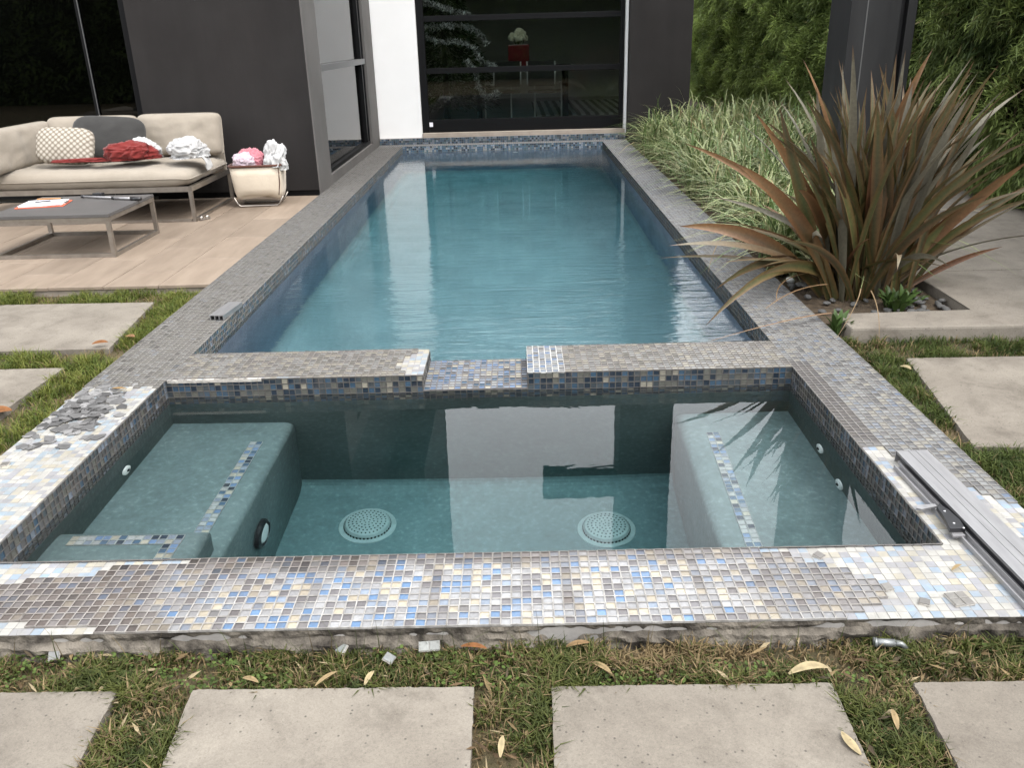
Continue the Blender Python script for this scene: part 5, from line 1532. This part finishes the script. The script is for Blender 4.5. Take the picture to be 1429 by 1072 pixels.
# ------------------------------------------------------------------ patio furniture
def cushion(name, w, d, h, m_, parent, loc, rot=(0, 0, 0), p=5.0, puff=.12, seed=0, wr=.006, n=30, pipe=False):
    """rounded pillow: w x d x h, superellipsoid edges, puffed faces, wrinkles"""
    b = B(); bmesh.ops.create_grid(b.bm, x_segments=n, y_segments=n, size=1)
    bot = bmesh.ops.create_grid(b.bm, x_segments=n, y_segments=n, size=1)['verts']
    bs = set(bot)
    for v in b.bm.verts:
        x, y = v.co.x, v.co.y; sg = -1 if v in bs else 1
        r_ = max(abs(x), abs(y))
        t = (abs(x) ** p + abs(y) ** p) ** (1 / p)
        prof = max(0, 1 - min(1, t) ** 9) ** .5 if r_ < .999 else 0
        zz = sg * h / 2 * (prof * (1 - puff) + puff * max(0, (1 - x * x) * (1 - y * y)))
        k = 1 / max(1, t) if t > 1 else 1
        X, Y = x * k * w / 2, y * k * d / 2
        nz = mnoise.noise(Vector((X * 7 + seed, Y * 7, sg))) + .5 * mnoise.noise(Vector((X * 17, Y * 17 + seed, sg)))
        v.co = Vector((X, Y, zz + nz * wr * prof))
    bmesh.ops.remove_doubles(b.bm, verts=b.bm.verts, dist=.0006)
    o = b.obj(name, m_, parent, True); o.location = loc; o.rotation_euler = rot
    if pipe:
        pts = []
        for k in range(72):
            a = 2 * math.pi * k / 72; c_, s_ = math.cos(a), math.sin(a); e = 2 / p
            pts.append((w / 2 * 1.002 * math.copysign(abs(c_) ** e, c_), d / 2 * 1.002 * math.copysign(abs(s_) ** e, s_), .004 * math.sin(a * 5 + seed)))
        B().tube(pts + [pts[0]], .0045, 6, False).obj("piping", m_, o, True)
    return o
sofa = empty("sofa", (-3.4, 7.4, PZ), "beige outdoor corner sofa with steel sled legs against the charcoal wall", "sofa")
def sx(x): return x + 3.4
def sy(y): return y - 7.4
SFX0, SFX1, SFY0, SFY1 = -4.6, -2.63, 6.92, 7.92
b = B()
for a, c in (((SFX0, SFY0), (SFX1, SFY0)), ((SFX0, SFY1), (SFX1, SFY1)), ((SFX1, SFY0), (SFX1, SFY1)), ((SFX0, SFY0), (SFX0, SFY1))):
    b.bar((sx(a[0]), sy(a[1]), .262), (sx(c[0]), sy(c[1]), .262), .03, .04)
b.obj("seat_frame", M_STEEL, sofa)
for y in (SFY0, SFY1): B().bar((sx(SFX1), sy(y), 0), (sx(SFX1), sy(y), .241), .028).obj("leg", M_STEEL, sofa)
B().bar((sx(SFX1), sy(SFY0 + .015), .012), (sx(SFX1), sy(SFY1 - .015), .012), .028, .022).obj("floor_rail", M_STEEL, sofa)
B().bar((sx(SFX0), sy(SFY0), .010), (sx(SFX1 - .02), sy(SFY0), .010), .02, .018).obj("floor_rail", M_STEEL, sofa)
cushion("seat_cushion", 2.0, 1.0, .17, M_SOFA, sofa, (sx(-3.60), sy(7.40), .343), p=14, puff=.10, seed=2, wr=.011, n=44, pipe=True)
cushion("back_cushion", .74, .36, .20, M_SOFA, sofa, (sx(-2.965), sy(7.79), .60), (R(80), 0, 0), p=10, puff=.25, seed=5, wr=.013, pipe=True)
cushion("back_cushion", .80, .36, .20, M_SOFA, sofa, (sx(-3.735), sy(7.80), .595), (R(80), 0, R(1)), p=10, puff=.25, seed=11, wr=.013, pipe=True)
cushion("arm_cushion", 1.35, .34, .20, M_SOFA, sofa, (sx(-4.16), sy(7.25), .575), (R(82), 0, R(90)), p=10, puff=.2, seed=21, wr=.013, pipe=True)
B().box(sx(-4.2), sx(-2.64), sy(7.895), sy(7.915), .27, .62).obj("back_panel", M_SOFA, sofa)
pc = cushion("throw_pillow", .60, .40, .17, M_CHARCOAL, None, (-3.47, 7.50, .590), (R(62), R(4), R(8)), p=4, puff=.5, seed=31, wr=.010)
tag(pc, "charcoal velvet throw pillow leaning behind the knitted one on the sofa", "pillow", "sofa pillows")
pc = cushion("throw_pillow", .46, .31, .15, M_KNIT, None, (-3.685, 7.17, .575), (R(64), R(4), R(6)), p=4, puff=.5, seed=35, wr=.006)
tag(pc, "cream knitted throw pillow in front of the charcoal one on the sofa", "pillow", "sofa pillows")

def cloth(name, sxw, syw, h, seed, m_, label, loc, rz=0, cat="garment", parent=None, fold=9, amp=1.0):
    """crumpled heap of cloth: closed rounded body with soft rolling folds and a loose, ragged skirt"""
    b = B(); bmesh.ops.create_icosphere(b.bm, subdivisions=5, radius=1)
    for v in b.bm.verts:
        q = v.co.copy(); x, y, z = q
        wq = q * 1.5 + Vector((vnoise(x * 1.7, y * 1.7, seed + z), vnoise(y * 1.7, z * 1.7, seed + 5), vnoise(z * 1.7, x * 1.7, seed + 9))) * .8
        f1 = mnoise.noise(wq * fold * .16 + Vector((seed, 0, 0))); f2 = mnoise.noise(wq * fold * .34 + Vector((0, seed, 0)))
        lump = mnoise.noise(q * 1.1 + Vector((seed * 1.7, 2, 3)))
        r_ = 1 + amp * (.30 * lump + .17 * (math.exp(-(f1 / .20) ** 2) - .4) + .08 * (math.exp(-(f2 / .22) ** 2) - .4))
        X, Y, Z = x * r_ * sxw / 2, y * r_ * syw / 2, z * r_ * h * .62 + h * .32
        if Z < .012:
            sk = 1 + .35 * max(0, vnoise(math.atan2(y, x) * 1.3, seed, 4)) + .1
            X, Y, Z = X * sk, Y * sk, .002 + .010 * max(0, 1 + z) * .5
        v.co = Vector((X, Y, Z))
    o = b.obj(name, m_, parent, True); o.location = loc; o.rotation_euler = (0, 0, rz)
    if label: tag(o, label, cat)
    return o
c1 = cloth("crumpled_shirt", .40, .26, .15, 3, M_RED, "crumpled red garment on the middle of the sofa seat", (-3.16, 7.16, .455), R(6))
cloth("sleeve", .50, .075, .035, 14, M_RED, None, (-.34, -.05, -.002), R(-4), parent=c1)
cloth("crumpled_towel", .30, .16, .155, 5, M_WHITECLOTH, "small white cloth half hidden behind the red garment", (-3.12, 7.31, .452), R(-10), "cloth")
c2 = cloth("crumpled_towel", .32, .28, .17, 8, M_WHITECLOTH, "crumpled white cloth at the right end of the sofa seat", (-2.71, 7.22, .452), R(10), "cloth")
# corner of the white cloth hanging over the seat edge
def drape(parent):
    V, Fc = [], []; n, mm = 14, 12
    for j in range(mm + 1):
        for i in range(n + 1):
            u, t = i / n, j / mm
            x = .09 + .07 * math.sin(t * 1.57) + .008 * math.sin(u * 22 + t * 3); z = .012 - max(0, t - .35) * .17
            V.append((x + .012 * vnoise(u * 6, t * 4, 3), -.17 + u * .26 + .02 * t, z + .006))
    for j in range(mm):
        for i in range(n):
            a = j * (n + 1) + i; Fc.append((a, a + 1, a + n + 2, a + n + 1))
    link("hanging_corner", np_mesh("hanging_corner", V, Fc, smooth=True), M_WHITECLOTH, parent)
drape(c2)

# laundry basket
lb = empty("laundry_basket", (-2.27, 7.62, PZ), "cream canvas laundry basket with brown rim on a metal cradle stand", "basket", rz=R(4))
def hopper():
    rings = []
    for t, w, d in ((0, .32, .18), (.06, .385, .25), (.25, .415, .28), (.7, .44, .30), (1.0, .45, .305)):
        z = .075 + t * .275; pts = []
        for k in range(40):
            a = 2 * math.pi * k / 40; c, s = math.cos(a), math.sin(a); e = .32
            pts.append((w / 2 * math.copysign(abs(c) ** e, c), d / 2 * math.copysign(abs(s) ** e, s), z - .02 * (1 - t) * math.cos(a * 2)))
        rings.append(pts)
    V = [q for r_ in rings for q in r_] + [(q[0] * .93, q[1] * .9, q[2]) for q in rings[-1]] + [(q[0] * .85, q[1] * .8, .15) for q in rings[-1]]
    Fc = []
    for r_ in range(6):
        for k in range(40): Fc.append((r_ * 40 + k, r_ * 40 + (k + 1) % 40, (r_ + 1) * 40 + (k + 1) % 40, (r_ + 1) * 40 + k))
    Fc = np.array(Fc)
    me = np_mesh("canvas_bin", V, Fc, smooth=True)
    o = link("canvas_bin", me, M_CANVAS, lb)
    b = B(); b.bm.faces.new([b.bm.verts.new(Vector(q)) for q in rings[0]]); b.bm.faces.new([b.bm.verts.new(Vector((q[0] * .86, q[1] * .82, .16))) for q in rings[-1]])
    b.obj("base_panel", M_CANVAS, o)
    rp = [Vector((q[0] * 1.01, q[1] * 1.02, q[2] + .004)) for q in rings[-1]]
    B().tube(rp + [rp[0]], .011, 8).obj("rim", M_BROWNTRIM, lb, True)
    B().tube([(.205, -.142, .33), (.198, -.136, .2), (.175, -.115, .10)], .004, 6).obj("corner_piping", M_BROWNTRIM, o, True)
hopper()
for y in (-.10, .10):
    B().tube([(-.215, y * 1.1, .09), (-.19, y, .03), (-.17, y, .010), (.15, y, .010), (.175, y, .03), (.21, y * 1.1, .09)], .007, 8).obj("cradle_rail", M_STEEL, lb, True)
B().tube([(-.17, -.10, .012), (-.17, .10, .012)], .006, 8).obj("cross_bar", M_STEEL, lb, True)
B().tube([(.15, -.10, .012), (.15, .10, .012)], .006, 8).obj("cross_bar", M_STEEL, lb, True)
cloth("laundry", .19, .19, .15, 21, M_PINKCLOTH, "lilac and white clothes heaped in the left of the laundry basket", (-2.38, 7.60, .30), 0, "laundry")
cloth("laundry", .24, .09, .16, 27, M_ROSE, "rose pink cloth on the clothes in the laundry basket", (-2.33, 7.655, .31), R(-20), "laundry")
cloth("laundry", .18, .22, .22, 33, M_WHITECLOTH, "bulging white towel at the right of the laundry basket", (-2.105, 7.60, .315), R(10), "laundry", fold=6)
c3 = cloth("laundry", .09, .12, .14, 39, M_WHITECLOTH, "white towel end hanging over the laundry basket's right side", (-2.045, 7.57, .285), R(60), "laundry")
# fitting by the sofa leg
ft = empty("metal_fitting", (-2.57, 6.98, PZ), "small steel roller fitting on the patio beside the sofa leg", "fitting", rz=R(55))
B().box(-.05, .05, -.012, .012, .004, .012, .002).obj("plate", M_STEEL, ft)
for x in (-.03, .025): B().lathe([(.016, -.008), (.018, 0), (.016, .008)], (x, 0, .019), 'y', 14).obj("roller", M_STEEL, ft, True)

# coffee table
TX0, TX1, TY0, TY1, TZT = -3.60, -2.755, 5.72, 6.50, .295
tb = empty("coffee_table", (-3.18, 6.11, PZ), "low coffee table with dark top and steel box frame before the sofa", "table")
def tx(x): return x + 3.18
def ty(y): return y - 6.11
B().box(tx(TX0), tx(TX1), ty(TY0), ty(TY1), TZT - .022, TZT, .002).obj("table_top", M_TABLE, tb)
for x in (TX0 + .016, TX1 - .016):
    for y in (TY0 + .016, TY1 - .016):
        B().box(tx(x) - .014, tx(x) + .014, ty(y) - .014, ty(y) + .014, 0, TZT - .051).obj("leg", M_STEEL, tb)
for y in (TY0 + .016, TY1 - .016):
    B().box(tx(TX0 + .031), tx(TX1 - .031), ty(y) - .013, ty(y) + .013, .001, .026).obj("bottom_rail", M_STEEL, tb)
    B().box(tx(TX0 + .002), tx(TX1 - .002), ty(y) - .014, ty(y) + .014, TZT - .050, TZT - .023).obj("top_rail", M_STEEL, tb)
for x in (TX0 + .016, TX1 - .016):
    B().box(tx(x) - .013, tx(x) + .013, ty(TY0 + .031), ty(TY1 - .031), .001, .026).obj("bottom_rail", M_STEEL, tb)
    B().box(tx(x) - .014, tx(x) + .014, ty(TY0 + .031), ty(TY1 - .031), TZT - .050, TZT - .023).obj("top_rail", M_STEEL, tb)
TT = PZ + TZT
def on_table(name, loc, label, cat, rz=0): return empty(name, (loc[0], loc[1], TT + .001), label, cat, rz=rz)
cbd = on_table("clipboard", (-3.405, 6.15), "orange clipboard under white papers on the coffee table", "clipboard", R(12))
B().box(-.16, .16, -.125, .125, 0, .004, .001).obj("board", M_ORANGE, cbd)
B().box(.135, .158, -.05, .05, .0045, .012, .002).obj("clip", M_CHROME, cbd)
pap = on_table("papers", (-3.40, 6.165), "stack of white printed papers on the orange clipboard", "papers", R(12)); pap.location.z += .0045
for k in range(4):
    o = B().box(-.150, .128, -.118, .110, .0022 * k, .0022 * k + .0016).obj("sheet", M_PAPER, pap); o.rotation_euler = (0, 0, R(random.uniform(-4, 4)))
pen = on_table("pen", (-3.42, 6.18), "black pen lying across the white papers", "pen", R(25)); pen.location.z += .0145
B().tube([(-.055, 0, .004), (.045, 0, .004)], .0042, 8).obj("barrel", M_PLASTICB, pen, True)
B().tube([(.045, 0, .004), (.058, 0, .004)], [.003, .0012], 8).obj("tip", M_CHROME, pen, True)
pole = on_table("telescopic_pole", (-2.97, 6.30), "silver telescopic pole with black grip lying on the coffee table", "pole", R(-20))
B().tube([(-.28, 0, .012), (.0, 0, .012)], .0085, 12).obj("tube", M_ALU, pole, True)
B().tube([(-.30, 0, .012), (-.28, 0, .012)], .011, 12).obj("end_collar", M_PLASTICB, pole, True)
B().tube([(-.01, 0, .012), (.012, 0, .012)], .0115, 12).obj("clamp", M_PLASTICB, pole, True)
B().tube([(.012, 0, .012), (.17, 0, .012)], .010, 12).obj("outer_tube", M_ALU, pole, True)
B().tube([(.165, 0, .013), (.255, 0, .013)], .013, 12).obj("grip", M_PLASTICB, pole, True)
pcl = on_table("pencil", (-3.48, 6.37), "orange pencil behind the papers on the coffee table", "pencil", R(5))
B().tube([(-.085, 0, .005), (.085, 0, .005)], .0045, 6).obj("shaft", mat("pencil_paint", (.55, .25, .08), .5)[0], pcl)
B().tube([(.085, 0, .005), (.10, 0, .005)], [.0045, .0008], 6).obj("tip", M_FELT, pcl)
dv_ = on_table("tape_measure", (-3.15, 6.46), "small black rounded gadget near the table's far edge", "gadget", R(-10))
B().box(-.04, .04, -.022, .022, 0, .026, .008, 3).obj("case", M_PLASTICB, dv_)
B().lathe([(.012, 0), (.012, .003)], (0, 0, .026), n=14).obj("knob", M_GREYFRAME, dv_)

print("objects", len(bpy.data.objects), "tris", sum(len(q.data.polygons) for q in bpy.data.objects if q.type == 'MESH'))
